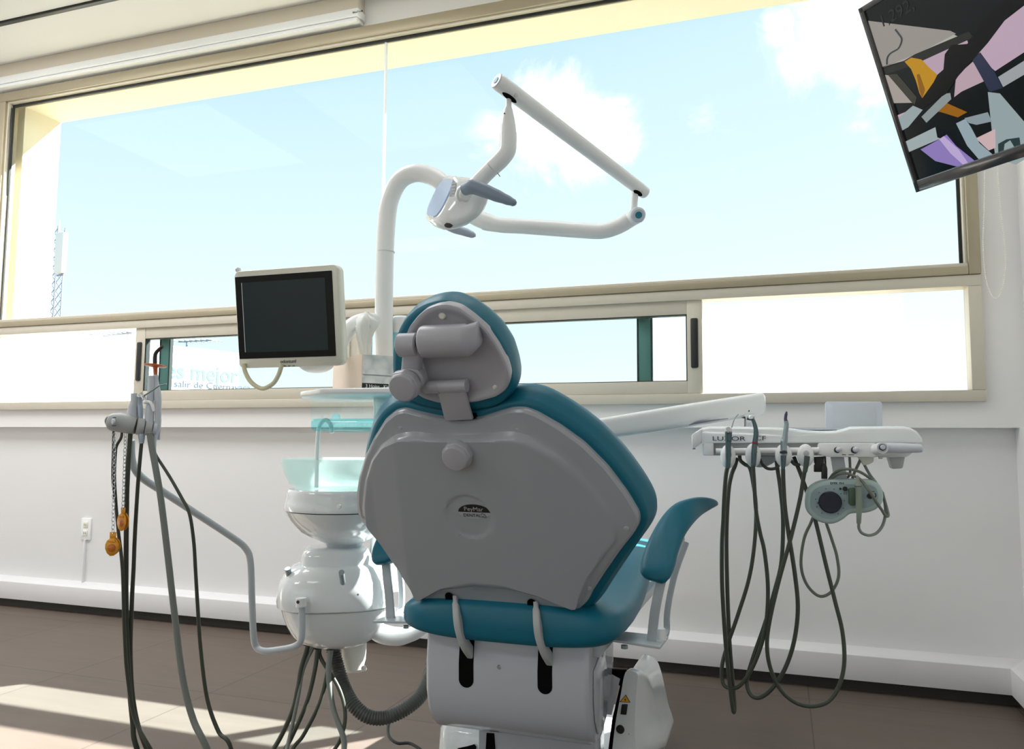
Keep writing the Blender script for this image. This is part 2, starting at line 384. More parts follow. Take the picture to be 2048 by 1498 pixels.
# ---- window 1: the big fixed pane
w1 = thing('window_1', 'wide fixed picture window', 'window', (-2, 3.5, 1.66)); struct(w1); del w1['category']
def bar(name, a, b, m, parent, bev=.003): return Box(name, a, b, m, parent, bev)
fz0, fz1 = 1.66, 3.15
bm = bmesh.new()
for a, b in (((ox0, 3.468, 3.092), (ox1, 3.56, fz1)), ((ox0, 3.468, fz0), (-4.555, 3.56, 3.092)), ((.713, 3.468, fz0), (ox1, 3.56, 3.092)), ((-4.555, 3.468, fz0), (.713, 3.56, 1.692))): box(bm, a, b, .004)
obj('frame', bm, MALU, w1)
bm = bmesh.new()
for a, b in (((-4.555, 3.483, 3.083), (.713, 3.515, 3.093)), ((-4.556, 3.483, 1.70), (-4.545, 3.515, 3.09)), ((.702, 3.483, 1.70), (.714, 3.515, 3.09)), ((-4.555, 3.478, 1.692), (.713, 3.515, 1.708))): box(bm, a, b, .002)
obj('glazing_bead', bm, MALU2, w1)
bm = bmesh.new()
for a, b in (((-4.55, 3.512, 3.068), (.708, 3.522, 3.085)), ((-4.548, 3.512, 1.71), (-4.538, 3.522, 3.08)), ((.690, 3.512, 1.71), (.703, 3.522, 3.08))): box(bm, a, b)
obj('gasket', bm, MRUB, w1)
Box('pane', (-4.55, 3.524, 1.70), (.706, 3.530, 3.09), MGL, w1)
Box('pane_joint', (-1.922, 3.516, 1.70), (-1.914, 3.534, 3.09), MPAPER, w1)
# loose black gasket loop in the upper left corner
Tube('loose_gasket', [(-4.54, 3.505, 3.06), (-4.532, 3.5, 2.95), (-4.528, 3.5, 2.84), (-4.537, 3.505, 2.72), (-4.545, 3.508, 2.5)], [.006, .009, .009, .006, .004], MRUB, w1, 8)
# ---- window 2: sliding strip below
w2 = thing('window_2', 'low strip of sliding windows', 'window', (-2, 3.5, 1.16)); struct(w2); del w2['category']
bm = bmesh.new()
for a, b in (((ox0, 3.475, 1.614), (ox1, 3.56, 1.659)), ((ox0, 3.475, oz0), (ox1, 3.56, 1.203)), ((ox0, 3.475, 1.203), (-4.58, 3.56, 1.614)), ((.708, 3.475, 1.203), (ox1, 3.56, 1.614))): box(bm, a, b, .003)
obj('frame', bm, MALU2, w2)
for x0, x1 in ((-3.315, -3.255), (-.606, -.550)):
    bm = bmesh.new(); box(bm, (x0, 3.535, 1.203), (x1, 3.558, 1.614), .002); st = obj('fixed_stile', bm, MGREEN, w2)
    bm = bmesh.new(); box(bm, (x0-.007, 3.533, 1.203), (x0, 3.556, 1.614)); box(bm, (x1, 3.533, 1.203), (x1+.008, 3.556, 1.614)); obj('gasket', bm, MRUB, st)
def haze_mat():
    m = bpy.data.materials.new('dusty_fixed_glass'); m.use_nodes = True; T = m.node_tree; T.nodes.clear()
    o = T.nodes.new('ShaderNodeOutputMaterial'); t = T.nodes.new('ShaderNodeBsdfTransparent'); t.inputs[0].default_value = (.95, .97, .98, 1)
    g = T.nodes.new('ShaderNodeBsdfTranslucent'); g.inputs[0].default_value = (.95, .95, .95, 1)
    mx = T.nodes.new('ShaderNodeMixShader'); mx.inputs[0].default_value = .05
    T.links.new(t.outputs[0], mx.inputs[1]); T.links.new(g.outputs[0], mx.inputs[2]); T.links.new(mx.outputs[0], o.inputs[0]); return m
MHAZE = haze_mat()
Box('pane', (-4.58, 3.542, 1.203), (-3.315, 3.546, 1.614), MHAZE, w2); Box('pane', (-.550, 3.542, 1.203), (.708, 3.546, 1.614), MHAZE, w2)
def sash(x0, x1, hx):
    z0, z1, y0, y1 = 1.204, 1.616, 3.486, 3.522
    bm = bmesh.new(); s = .066
    for a, b in (((x0, y0, z0), (x0+s, y1, z1)), ((x1-s, y0, z0), (x1, y1, z1)), ((x0+s, y0+.002, z1-.062), (x1-s, y1, z1)), ((x0+s, y0+.002, z0), (x1-s, y1, z0+.055))): box(bm, a, b, .002)
    f = obj('sash', bm, MALU2, w2)
    bm = bmesh.new()
    for a, b in (((x0+s, y0+.004, z0+.05), (x0+s+.005, y1, z1-.06)), ((x1-s-.005, y0+.004, z0+.05), (x1-s, y1, z1-.06)), ((x0+s, y0+.004, z1-.067), (x1-s, y1, z1-.06)), ((x0+s, y0+.004, z0+.05), (x1-s, y1, z0+.058))): box(bm, a, b)
    obj('gasket', bm, MRUB, f)
    Box('pane', (x0+s, 3.503, z0+.05), (x1-s, 3.508, z1-.06), MGL2, f)
    if hx: Box('handle', (hx-.016, 3.476, 1.315), (hx+.016, 3.49, 1.535), MBLK, f, .007)
sash(-3.45, -2.07, -3.418); sash(-2.03, -.318, -.352)
Box('meeting_strip', (-2.07, 3.495, 1.204), (-2.03, 3.52, 1.565), MALU2, w2)
Box('brush_seal', (-2.07, 3.49, 1.565), (-2.03, 3.52, 1.616), MSLOT, w2)
# ---- roller blind box above the left part of the window
bl = thing('roller_blind', 'closed cream roller blind with white bottom rail above the left half of the window', 'blind', (-3.3, 3.46, 3.2))
Box('cassette', (-5.3, 3.425, 3.225), (-2.035, 3.5, 3.309), MBLIND, bl, .004)
Box('bottom_rail', (-5.3, 3.42, 3.185), (-2.03, 3.5, 3.227), MWP, bl, .003)
Box('rail_lip', (-5.3, 3.43, 3.163), (-2.04, 3.5, 3.184), MWP, bl, .004)
Text('rail_mark', 'BlindTek', .014, P(705, 27, 3.4185), (1, 0, 0), (0, 0, 1), MINK, bl, .0003)
Disc('rail_mark', P(724, 22, 3.4195), (0, -1, 0), .005, .001, MINK, bl)
# ---- bead chain of the right hand blind
bm = bmesh.new()
cp = [P(1968, 250, 3.46), P(1969, 330, 3.46), P(1968, 420, 3.46), P(1966, 480, 3.46), P(1968, 530, 3.46), P(1976, 575, 3.46), P(1990, 597, 3.46), P(2004, 580, 3.46), P(2011, 530, 3.46), P(2008, 480, 3.46), P(2001, 420, 3.46), P(1995, 340, 3.46), P(1993, 250, 3.46)]
pp, _ = smooth_path(cp, [1]*len(cp), 40)
acc = 0
sweep(bm, pp[::6], [.0009]*len(pp[::6]), 6)
for a, b in zip(pp, pp[1:]):
    acc += (b-a).length
    if acc > .0072:
        acc = 0; r = bmesh.ops.create_icosphere(bm, subdivisions=1, radius=.0027); bmesh.ops.translate(bm, vec=b, verts=r['verts'])
tag(obj('bead_chain', bm, MBEAD), 'white beaded blind cord looped on the wall right of the window', 'cord')
# ---- wall socket with its surface conduit
so = thing('wall_socket', 'white wall socket on the lower wall at the left', 'socket', P(171, 1058, 3.55))
c = P(171, 1058, 3.55)
Box('cover_plate', c+V((-.036, 0, -.062)), c+V((.036, .012, .062)), MWP, so, .004)
for dz in (.024, -.024):
    bx = Box('outlet', c+V((-.016, -.004, dz-.016)), c+V((.016, .002, dz+.016)), MCREAM, so, .002)
    bm = bmesh.new()
    for dx in (-.006, .006): box(bm, c+V((dx-.0012, -.0048, dz-.004)), c+V((dx+.0012, -.0038, dz+.006)))
    obj('slots', bm, MSLOT, bx)
Box('conduit', (c.x-.004, 3.543, .165), (c.x+.004, 3.561, c.z-.06), MSKIRT, so, .002)

# ================================================================ dental chair
ch = thing('dental_chair', 'teal vinyl dental chair seen from behind with glossy grey-white back shell', 'chair', (-.615, 2.0, 0))
CB = V((-.635, 1.75, .609)); CU = V((0, -.4655, .885)); CW = V((0, -.885, -.4655))
def Q(u, v, w=0): return V((u, CB.y+CU.y*v+CW.y*w, CB.z+CU.z*v+CW.z*w))
def pl(px, py, w=0):
    r = ray(px, py); d = ((CB-CAM).dot(CW)+w)/r.dot(CW); p = CAM+r*d
    return p.x, (p-CB-CW*w).dot(CU)
def polar(pts, c, n=256):
    """radius at n angles of polygon pts around c"""
    res = []
    for k in range(n):
        t = 2*math.pi*k/n; dx, dy = math.cos(t), math.sin(t); best = None
        for (ax_, ay_), (bx_, by_) in zip(pts, pts[1:]+pts[:1]):
            ax2, ay2, bx2, by2 = ax_-c[0], ay_-c[1], bx_-c[0], by_-c[1]
            ex, ey = bx2-ax2, by2-ay2; den = dx*ey-dy*ex
            if abs(den) < 1e-12: continue
            r = (ax2*ey-ay2*ex)/den; q = (ax2*dy-ay2*dx)/den
            if r > 0 and -1e-6 <= q <= 1+1e-6 and (best is None or r > best): best = r
        res.append(best or .1)
    return res
def blur(r, k=1):
    n = len(r)
    for _ in range(k): r = [(r[i-1]+2*r[i]+r[(i+1) % n])/4 for i in range(n)]
    return r
OUT = [(837, 1199), (825, 1171), (795, 1132), (762, 1089), (731, 1052), (716, 1030), (712, 1005), (713, 980), (717, 952), (728, 914), (747, 874), (769, 839), (791, 821), (809, 817), (834, 824), (875, 833), (919, 839), (959, 836), (997, 824), (1025, 816), (1050, 816), (1075, 825), (1122, 852), (1169, 886), (1216, 933), (1256, 986), (1280, 1027), (1281, 1046), (1272, 1064), (1244, 1099), (1216, 1139), (1187, 1183), (1178, 1202), (1162, 1217), (1155, 1221), (1106, 1217), (1012, 1213), (919, 1207)]
INN = [(838, 1194), (803, 1133), (762, 1086), (734, 1049), (730, 1010), (735, 955), (748, 912), (768, 885), (795, 871), (805, 868), (1030, 868), (1060, 876), (1115, 908), (1168, 955), (1212, 1011), (1235, 1055), (1236, 1076), (1212, 1105), (1181, 1148), (1165, 1186), (1160, 1212), (1090, 1183), (1012, 1161), (950, 1156), (887, 1167)]
OUTu = [pl(*p) for p in OUT]; INNu = [pl(*p) for p in INN]
LC = pl(946, 1021)
NA = 288
ro = blur(polar(OUTu, LC, NA), 1); ri = blur(polar(INNu, LC, NA), 1); ri = [min(a, b-.006) for a, b in zip(ri, ro)]
fl0, fl1 = pl(797, 880), pl(828, 1160); fr0, fr1 = pl(1040, 890), pl(1153, 1205)
def wi(u, v):
    w = .0265
    tl = (v-fl1[1])/(fl0[1]-fl1[1]); ul = fl1[0]+(fl0[0]-fl1[0])*tl
    tr = (v-fr1[1])/(fr0[1]-fr1[1]); ur = fr1[0]+(fr0[0]-fr1[0])*tr
    w -= .17*max(0, ul-u)+.11*max(0, u-ur)
    d = math.hypot(u-LC[0], v-LC[1]); R0 = .056
    w -= .0035*min(1, max(0, (R0-d)/.006)) if d < R0 else 0
    return max(w, .014)
rings = []
def ringfn(f): return [f(k) for k in range(NA)]
def pt(k, r): t = 2*math.pi*k/NA; return LC[0]+r*math.cos(t), LC[1]+r*math.sin(t)
for dr, w in ((.004, -.03), (0, -.012), (-.0005, -.006), (-.003, .002), (-.008, .0065)):
    rings.append([Q(*pt(k, ro[k]+dr), w) for k in range(NA)])
for t in (.25, .5, .7, .8, .9, 1.0):
    s_ = max(0, (t-.6)/.4); s_ = s_*s_*(3-2*s_)
    row = []
    for k in range(NA):
        a = ro[k]-.008; b = min(ri[k]-.006, a-.001); r = a+(b-a)*t; u, v = pt(k, r)
        row.append(Q(u, v, .0075+.002*t+(wi(u, v)-.0095)*s_))
    rings.append(row)
NR = 44
for j in range(1, NR):
    t = 1-j/NR; rings.append([Q(*(lambda q: (q[0], q[1], wi(*q)))(pt(k, min(ri[k]-.006, ro[k]-.009)*t))) for k in range(NA)])
bm = bmesh.new(); R_ = [[bm.verts.new(p) for p in r] for r in rings]
for a, b in zip(R_, R_[1:]):
    for k in range(NA): bm.faces.new((a[k], a[(k+1) % NA], b[(k+1) % NA], b[k]))
cv = bm.verts.new(Q(LC[0], LC[1], wi(*LC)))
for k in range(NA): bm.faces.new((R_[-1][k], R_[-1][(k+1) % NA], cv))
bm.faces.new(R_[0][::-1])
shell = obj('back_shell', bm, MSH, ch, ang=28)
# cushion in front of the shell
cu = blur([r+.017-.024*max(0, min(1, (-math.cos(2*math.pi*(k-14)/NA)-.45)/.4)) for k, r in enumerate(ro)], 10)
def cushion(name, rad, c, w0, w1, m, parent, bulge=.018, Qf=Q, n=NA):
    prof = [(-.012, w0), (-.002, w0-.004), (.0, w0-.012), (bulge*.5, w0+(w1-w0)*.3), (bulge*.75, w0+(w1-w0)*.5), (bulge*.6, w0+(w1-w0)*.72), (0, w0+(w1-w0)*.9), (-.02, w1), (-.06, w1-.006)]
    bm = bmesh.new(); R_ = [[bm.verts.new(Qf(c[0]+(rad[k]+dr)*math.cos(2*math.pi*k/n), c[1]+(rad[k]+dr)*math.sin(2*math.pi*k/n), w)) for k in range(n)] for dr, w in prof]
    for a, b in zip(R_, R_[1:]):
        for k in range(n): bm.faces.new((a[k], a[(k+1) % n], b[(k+1) % n], b[k]))
    bm.faces.new(R_[0][::-1]); bm.faces.new(R_[-1]); return obj(name, bm, m, parent, ang=60)
cushion('back_cushion', cu, LC, -.008, -.095, MTEAL, ch)
for p in ((804, 853), (1037, 856), (733, 1030), (1254, 1052), (1180, 1172), (815, 1145)):
    u, v = pl(*p); Disc('screw_cap', Q(u, v, .007), CW, .0052, .0035, MSH2, shell, .5, 16)
# slots where the support arms enter the shell
for px, py in ((903, 1190), (1067, 1203)):
    u, v = pl(px, py); o = []
    for k in range(13):
        t = math.pi*k/12; o.append(Q(u+.011*math.cos(t), v+.004+.012*math.sin(t), .0255))
    o += [Q(u-.011, v-.012, .0255), Q(u+.011, v-.012, .0255)]
    wloc = wi(u, v)
    Prism('arm_slot', [p-CW*(.0255-.0112) for p in o], CW*.001, MSLOT, shell)
# knob on the back
def knob(name, c, ax, r, m, parent, h=.03):
    bm = bmesh.new(); x, y, d = frame_from(V(ax)); n = 64
    prof = [(.6, 0), (.6, .15), (1.0, .18), (1.03, .35), (1.03, .6), (1., .72), (.95, .76), (.92, .95), (.84, 1.05), (.6, 1.1), (.0, 1.1)]
    rr = []
    for q, hh in prof:
        if q == 0: rr.append([bm.verts.new(V(c)+d*h*hh)]); continue
        rr.append([bm.verts.new(V(c)+d*h*hh+(x*math.cos(2*math.pi*k/n)+y*math.sin(2*math.pi*k/n))*r*q*(1+.025*math.cos(9*2*math.pi*k/n) if .1 < hh < .9 else 1)) for k in range(n)])
    for a, b in zip(rr, rr[1:]):
        for k in range(n):
            if len(b) == 1: bm.faces.new((a[k], a[(k+1) % n], b[0]))
            else: bm.faces.new((a[k], a[(k+1) % n], b[(k+1) % n], b[k]))
    bm.faces.new(rr[0][::-1]); return obj(name, bm, m, parent)
u, v = pl(909, 914, .05); knob('recline_knob', Q(u, v-.004, .018), CW, .031, MSH2, ch, .034)
# badge
bu, bv = pl(946, 1029, .033); bw = wi(*LC)+.0006
def arcpts(c, rx, ry, t0, t1, n, w): return [Q(c[0]+rx*math.cos(t0+(t1-t0)*k/n), c[1]+ry*math.sin(t0+(t1-t0)*k/n), w) for k in range(n+1)]
badge = Prism('badge', arcpts((bu, bv), .0375, .0195, 0, math.pi, 24, bw), CW*.0006, MBLK, shell); badge['label'] = 'black and silver half-oval maker badge'
Prism('badge_lower', arcpts((bu, bv), .0375, .0165, math.pi, 2*math.pi, 24, bw-.0002), CW*.0006, MSH2, badge)
Text('badge_text', 'PeyMar', .0150, Q(bu-.0235, bv+.0030, bw+.0008), (1, 0, 0), CU, MSH2, badge, .0002)
Text('badge_text', 'DENTAL', .0108, Q(bu-.027, bv-.0115, bw+.0008), (1, 0, 0), CU, MINK, badge, .0002)
for dx, dy, r0, t0, t1 in ((.018, -.0055, .0035, .3, 3.6), (.022, -.009, .004, 3.2, 6.2), (.018, -.0125, .003, 0, 3.2), (.026, -.006, .0035, 2.2, 4.6)):
    Tube('badge_swirl', [Q(bu+dx+r0*math.cos(t0+(t1-t0)*k/6), bv+dy+r0*.8*math.sin(t0+(t1-t0)*k/6), bw+.0006) for k in range(7)], .00055, MINK, badge, 6)
# ---- headrest
HO = [(808, 678), (817, 655), (833, 634), (852, 617), (875, 609), (895, 608), (918, 614), (943, 632), (972, 657), (995, 690), (1011, 721), (1018, 744), (1019, 760), (1011, 781), (992, 795), (953, 805), (914, 809), (876, 807), (846, 798), (827, 785), (812, 764), (804, 735), (803, 705)]
HC = [(797, 690), (806, 655), (821, 628), (841, 609), (864, 598), (891, 592), (914, 594), (943, 607), (972, 628), (998, 653), (1019, 686), (1030, 721), (1035, 750), (1030, 773), (1015, 793), (995, 803), (943, 811), (890, 810), (850, 800), (822, 787), (803, 765), (796, 730)]
HW = .012
hc = pl(912, 715, HW)
hu = [pl(*p, HW) for p in HO]; hcu = [pl(*p, HW-.045) for p in HC]
rh = blur(polar(hu, hc, 128), 2); rc = blur(polar(hcu, hc, 128), 3)
rings = []
for t, w in ((1.0, -.02), (1.0, -.006), (.985, -.001), (.95, .001), (.90, 0), (.84, -.005), (.75, -.008), (.5, -.007), (.25, -.006)):
    rings.append([Q(hc[0]+rh[k]*t*math.cos(2*math.pi*k/128), hc[1]+rh[k]*t*math.sin(2*math.pi*k/128), HW+w) for k in range(128)])
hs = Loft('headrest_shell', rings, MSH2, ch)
cushion('headrest_cushion', rc, hc, HW-.012, HW-.085, MTEAL, ch, .006, Q, 128)
for p in ((882, 634), (990, 779)):
    u, v = pl(*p, HW); Disc('screw_cap', Q(u, v, HW-.008), CW, .0075, .005, MCREAM, hs, .5, 18)
# housing on the headrest
a = pl(836, 690, .05); b = pl(932, 686, .05)
hz = []
for uu, sc_ in ((a[0], .80), (a[0]+.003, .95), (a[0]+.008, 1), (b[0]-.006, 1), (b[0], .95)):
    hz.append([Q(uu, a[1]+.0005+.033*sc_*math.cos(2*math.pi*k/24), .034+.030*sc_*math.sin(2*math.pi*k/24)) for k in range(24)])
hz.append([Q(b[0]+.018, a[1]+.008+.024*math.cos(2*math.pi*k/24), .018+.022*math.sin(2*math.pi*k/24)) for k in range(24)])
hous = Loft('headrest_housing', hz, MSH2, ch, ang=50)
# pivot clamp, knob, link bars
c0 = pl(815, 690, .04)
bm = bmesh.new(); sweep(bm, [Q(c0[0]-.022, c0[1]-.002, .034), Q(c0[0]-.019, c0[1]-.002, .034), Q(c0[0]+.019, c0[1]-.002, .034), Q(c0[0]+.021, c0[1]-.002, .034)], [.02, .024, .024, .021], 28)
cl = obj('pivot_clamp', bm, MSH2, ch)
e1 = pl(810, 765, .05); e0 = pl(822, 700, .04)
bm = bmesh.new()
R1 = []
for t in (0, .25, .5, .75, 1.0):
    uu = e0[0]+(e1[0]-e0[0])*t; vv = e0[1]+(e1[1]-e0[1])*t; hw = .022-.002*t
    R1.append(superring(Q(uu+.004, vv, .036-.004*t), V((1, 0, 0)), CW, hw, .013, 3.5, 24))
Loft('pivot_arm', R1, MSH2, ch)
Disc('knob_seat', Q(e1[0]+.012, e1[1]+.004, .022), CW, .027, .026, MSH2, ch, .15, 36)
knob('headrest_knob', Q(e1[0]+.006, e1[1], .050), CW, .0315, MSH2, ch, .030)
Tube('axle', [Q(a[0]-.012, a[1], .034), Q(a[0]+.005, a[1], .034)], .014, MBLK, ch, 20, False)
h0 = pl(848, 777, .03); h1 = pl(932, 773, .03)
bm = bmesh.new(); sweep(bm, [Q(h0[0], h0[1], .024), Q(h1[0], h1[1], .024)], [.0135, .0135], 24); obj('hinge_bar', bm, MSH2, ch)
bm = bmesh.new()
for t in (0.42,): sweep(bm, [Q(h0[0]+.031, h0[1], .024), Q(h0[0]+.0325, h0[1], .024)], [.0145, .0145], 24)
obj('hinge_ring', bm, MSH2, ch)
s0 = pl(880, 783, .02); s1 = pl(932, 778, .02); s2 = pl(946, 838, .01); s3 = pl(891, 840, .01)
Prism('neck_strap', [Q(s0[0], s0[1]+.004, .032), Q(s1[0], s1[1]+.004, .032), Q(s2[0], s2[1], .014), Q(s3[0], s3[1], .014)], CW*-.010, MSH2, ch, .0015)
Prism('strap_slot', [Q(s3[0]-.003, s3[1]-.002, .0045), Q(s2[0]+.003, s2[1]-.002, .0045), Q(s2[0]+.002, s2[1]+.006, .0045), Q(s3[0]-.003, s3[1]+.006, .0045)], CW*-.012, MSLOT, ch)
r0 = pl(838, 725, .03); r1 = pl(853, 780, .03)
Tube('tension_rod', [Q(*r0, .022), Q(*r1, .018)], .005, MSH2, ch, 12, False)
# ---- seat
def seat_ring(y, xc, hw, z0, z1, e=3.2): return superring(V((xc, y, (z0+z1)/2)), V((1, 0, 0)), V((0, 0, 1)), hw, (z1-z0)/2, e, 48)
XC = -.60
rs = []
for y, hw, z0, z1 in ((1.715, .19, .55, .60), (1.722, .235, .535, .618), (1.745, .258, .528, .628), (1.79, .266, .527, .632), (1.85, .268, .527, .630), (1.95, .266, .528, .622), (2.05, .262, .532, .620), (2.15, .257, .540, .632), (2.25, .25, .55, .650), (2.35, .242, .56, .664), (2.5, .232, .565, .668), (2.75, .222, .56, .655), (3.0, .21, .54, .63), (3.12, .19, .53, .61), (3.15, .15, .55, .59)):
    rs.append(seat_ring(y, XC-.012, hw, z0, z1))
Loft('seat_cushion', rs, MTEAL, ch, ang=60)
# metal under-frame
Box('seat_frame', (-.80, 1.80, .50), (-.40, 2.9, .53), MARM, ch, .006)
# ---- pedestal rear cover
prof = [(1.765, .543), (1.757, .47), (1.760, .40), (1.772, .355), (1.792, .322), (1.82, .300), (1.86, .290), (1.90, .292), (1.955, .315), (1.99, .35), (2.02, .40), (2.04, .46), (2.05, .543)]
pc = [[V((x, y+dy*(1 if y < 1.9 else -1), z+(dy*.8 if z < .4 else 0))) for y, z in prof] for x, dy in ((-.818, .010), (-.814, .003), (-.806, 0), (-.43, 0), (-.422, .003), (-.418, .010))]
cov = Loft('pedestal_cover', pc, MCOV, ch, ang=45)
Prism('side_panel', [V((-.4175, y, z)) for y, z in ((1.80, .47), (1.80, .40), (1.812, .355), (1.84, .318), (1.88, .31), (1.92, .33), (1.945, .37), (1.945, .43), (1.92, .47), (1.86, .49))], (.004, 0, 0), MCOV, cov, .0025)
def slot(px0, px1, py0, py1):
    ya = 1.756; a = P((px0+px1)/2, py0, ya); b = P((px0+px1)/2, py1, ya); hw = (P(px1, py1, ya)-P(px0, py1, ya)).x/2
    o = [V((a.x-hw, 0, a.z)), V((a.x+hw, 0, a.z))]; zb = b.z+hw
    for k in range(13):
        t = -math.pi*k/12; o.append(V((a.x+hw*math.cos(t), 0, zb+hw*math.sin(t))))
    def yy(z):
        for (y0, z0), (y1, z1) in zip(prof, prof[1:]):
            if z1 <= z <= z0: return y0+(y1-y0)*(z0-z)/(z0-z1)
        return 1.757
    bm = bmesh.new(); n = 60; rows = []
    ztop = a.z
    for i in range(n+1):
        z = ztop+(b.z-ztop)*math.sin(math.pi/2*i/n); dz = zb-z; w = hw if dz <= 0 else math.sqrt(max(0, hw*hw-dz*dz))
        rows.append([bm.verts.new((a.x-w, yy(z)-.0012, z)), bm.verts.new((a.x+w+1e-5, yy(z)-.0012, z))])
    for r, q in zip(rows, rows[1:]): bm.faces.new((r[0], r[1], q[1], q[0]))
    g = bmesh.ops.extrude_face_region(bm, geom=list(bm.faces)); bmesh.ops.translate(bm, vec=(0, .004, 0), verts=[v for v in g['geom'] if isinstance(v, bmesh.types.BMVert)])
    obj('cover_slot', bm, MSLOT, cov)
slot(918, 947, 1272, 1376); slot(1075, 1104, 1288, 1389)
Disc('screw', P(998, 1334, 1.757), (0, -1, 0), .0048, .002, MSTEEL, cov, .4, 18)
# ---- curved support arms from the back shell to the pedestal
for pts in (((912, 1196, 1.735), (915, 1230, 1.712), (920, 1260, 1.715), (930, 1288, 1.735), (946, 1312, 1.775)), ((1073, 1208, 1.735), (1075, 1240, 1.712), (1079, 1270, 1.715), (1089, 1300, 1.735), (1104, 1326, 1.775))):
    cs, _ = smooth_path([P(*p) for p in pts], [1]*5, 6)
    rr = []
    for i, p in enumerate(cs):
        t = (cs[min(i+1, len(cs)-1)]-cs[max(0, i-1)]).normalized(); nx = V((1, 0, 0)); ny = t.cross(nx).normalized()
        k = 1 if i > 2 else .7
        rr.append(superring(p, nx, ny, .0085*k, .013, 5, 20))
    Loft('support_arm', rr, MGREY, ch)
# ---- armrests
def armrest(mirror):
    def T(p): return V((-1.29-p.x, p.y, p.z)) if mirror else p
    E = [((1296, 1160), (1324, 1167), 1.878), ((1286, 1153), (1333, 1162), 1.88), ((1280, 1140), (1340, 1151), 1.885), ((1283, 1113), (1350, 1128), 1.91), ((1300, 1073), (1358, 1102), 1.95), ((1324, 1033), (1371, 1070), 2.01), ((1350, 1007), (1388, 1046), 2.08), ((1386, 995), (1404, 1030), 2.16), ((1412, 995), (1421, 1019), 2.21), ((1430, 1001), (1433, 1012), 2.25)]
    ar = bpy.data.objects.new('armrest', None); sc.collection.objects.link(ar); ar.parent = ch; ar.matrix_parent_inverse = root_inv(ch); 
    lp, _ = smooth_path([P(*e[0], e[2]) for e in E], [1]*len(E), 4); rp, _ = smooth_path([P(*e[1], e[2]) for e in E], [1]*len(E), 4)
    rr = []; n = len(lp)
    for i in range(n):
        c = (lp[i]+rp[i])/2; s_ = (rp[i]-lp[i]); t = ((lp[min(i+1, n-1)]+rp[min(i+1, n-1)])-(lp[max(i-1, 0)]+rp[max(i-1, 0)])).normalized()
        nrm = t.cross(s_.normalized()).normalized(); u = i/(n-1)
        k = min(1, (i+1)/4.0)*min(1, (n-i)/3.0); k = math.sqrt(k)
        hh = (.017+.004*math.sin(math.pi*u))*k
        if nrm.z < 0: nrm = -nrm
        rr.append([T(q) for q in superring(c-nrm*hh*.3, s_.normalized(), nrm, s_.length/2, hh, 2.8, 28)])
    Loft('arm_pad', rr, MTEAL, ar, ang=60)
    def strip(pts, wx, th, name, m=MARM):
        cs, _ = smooth_path([P(*p) for p in pts], [1]*len(pts), 5); q = []
        for i, p in enumerate(cs):
            t = (cs[min(i+1, len(cs)-1)]-cs[max(0, i-1)]).normalized(); nx = V((1, 0, 0)); nx = (nx-t*nx.dot(t)).normalized(); ny = t.cross(nx).normalized()
            q.append([T(z) for z in superring(p, nx, ny, wx, th, 8, 16)])
        Loft(name, q, m, ar, ang=50)
    strip(((1324, 1155, 1.92), (1316, 1190, 1.912), (1309, 1230, 1.91), (1303, 1287, 1.91)), .0115, .0045, 'upright')
    strip(((1372, 1085, 2.06), (1352, 1140, 2.03), (1340, 1190, 2.02), (1334, 1230, 2.015), (1333, 1262, 2.01), (1322, 1280, 1.97), (1303, 1288, 1.912)), .0075, .006, 'upright')
    strip(((1360, 1075, 2.02), (1342, 1120, 1.97), (1326, 1150, 1.93)), .012, .006, 'pad_plate')
    Prism('mount_plate', [T(P(*p)) for p in ((1225, 1284, 1.86), (1320, 1299, 1.86), (1337, 1277, 1.99), (1250, 1268, 1.99))], (0, 0, .006), MARM, ar, .001)
    bb = P(1322, 1279, 1.94); bb = T(bb); Lathe('bolt', [(0, 0), (.013, 0), (.013, .018), (.010, .026), (.0, .028)], bb, MWP, ar, seg=20)
    Lathe('bolt', [(0, 0), (.008, 0), (.008, .008), (.0, .009)], T(P(1249, 1297, 1.88)), MSTEEL2, ar, seg=6)
    return ar
armrest(False); armrest(True)
# ---- base and side tower
tw = bpy.data.objects.new('base_tower', None); 
YT = 2.03
front = [(1241, 1520), (1238, 1495), (1239, 1455), (1243, 1425), (1250, 1385), (1256, 1352), (1263, 1342)]
A0 = [P(x, y, YT) for x, y in ((1222, 1520), (1230, 1450), (1241, 1390), (1251, 1343), (1268, 1342), (1276, 1348), (1275, 1365), (1272, 1400), (1270, 1450), (1268, 1520))]
A1 = [P(x, y, YT+.16)+V((dx, 0, 0)) for (x, y), dx in zip(((1222, 1500), (1240, 1440), (1250, 1390), (1262, 1343), (1282, 1342), (1296, 1352), (1305, 1375), (1312, 1405), (1319, 1440), (1326, 1500)), [0]*10)]
A2 = [p+V((0, .16, 0)) for p in A1]
def rnd(ps, n=5):
    q, _ = smooth_path(ps+[ps[0]], [1]*(len(ps)+1), n); return q[:-1]
A05 = [a.lerp(b, .12)+V((.006, .0, .004)) for a, b in zip(A0, A1)]
bmr = [rnd([p+(sum(A0, V())/len(A0)-p)*.02+V((0, -.001, 0)) for p in A0]), rnd(A05), rnd([a.lerp(b, .5)+V((.008, 0, .004)) for a, b in zip(A0, A1)]), rnd(A1), rnd(A2)]
towr = Loft('base_tower', bmr, MWG, ch, ang=50)
Prism('tower_groove', [P(x, y, YT+.004) for x, y in ((1214, 1520), (1224, 1440), (1240, 1372), (1223, 1357), (1223, 1339), (1252, 1341), (1241, 1398), (1230, 1450), (1224, 1520))], (0, .01, 0), MSLOT, ch)
Prism('tower_panel', [P(x, y, YT-.004) for x, y in ((1200, 1428), (1223, 1430), (1240, 1358), (1223, 1349), (1205, 1349))], (0, .005, 0), MCOV, ch, .001)
pw = P(1250, 1402, YT-.001); s_ = .0145
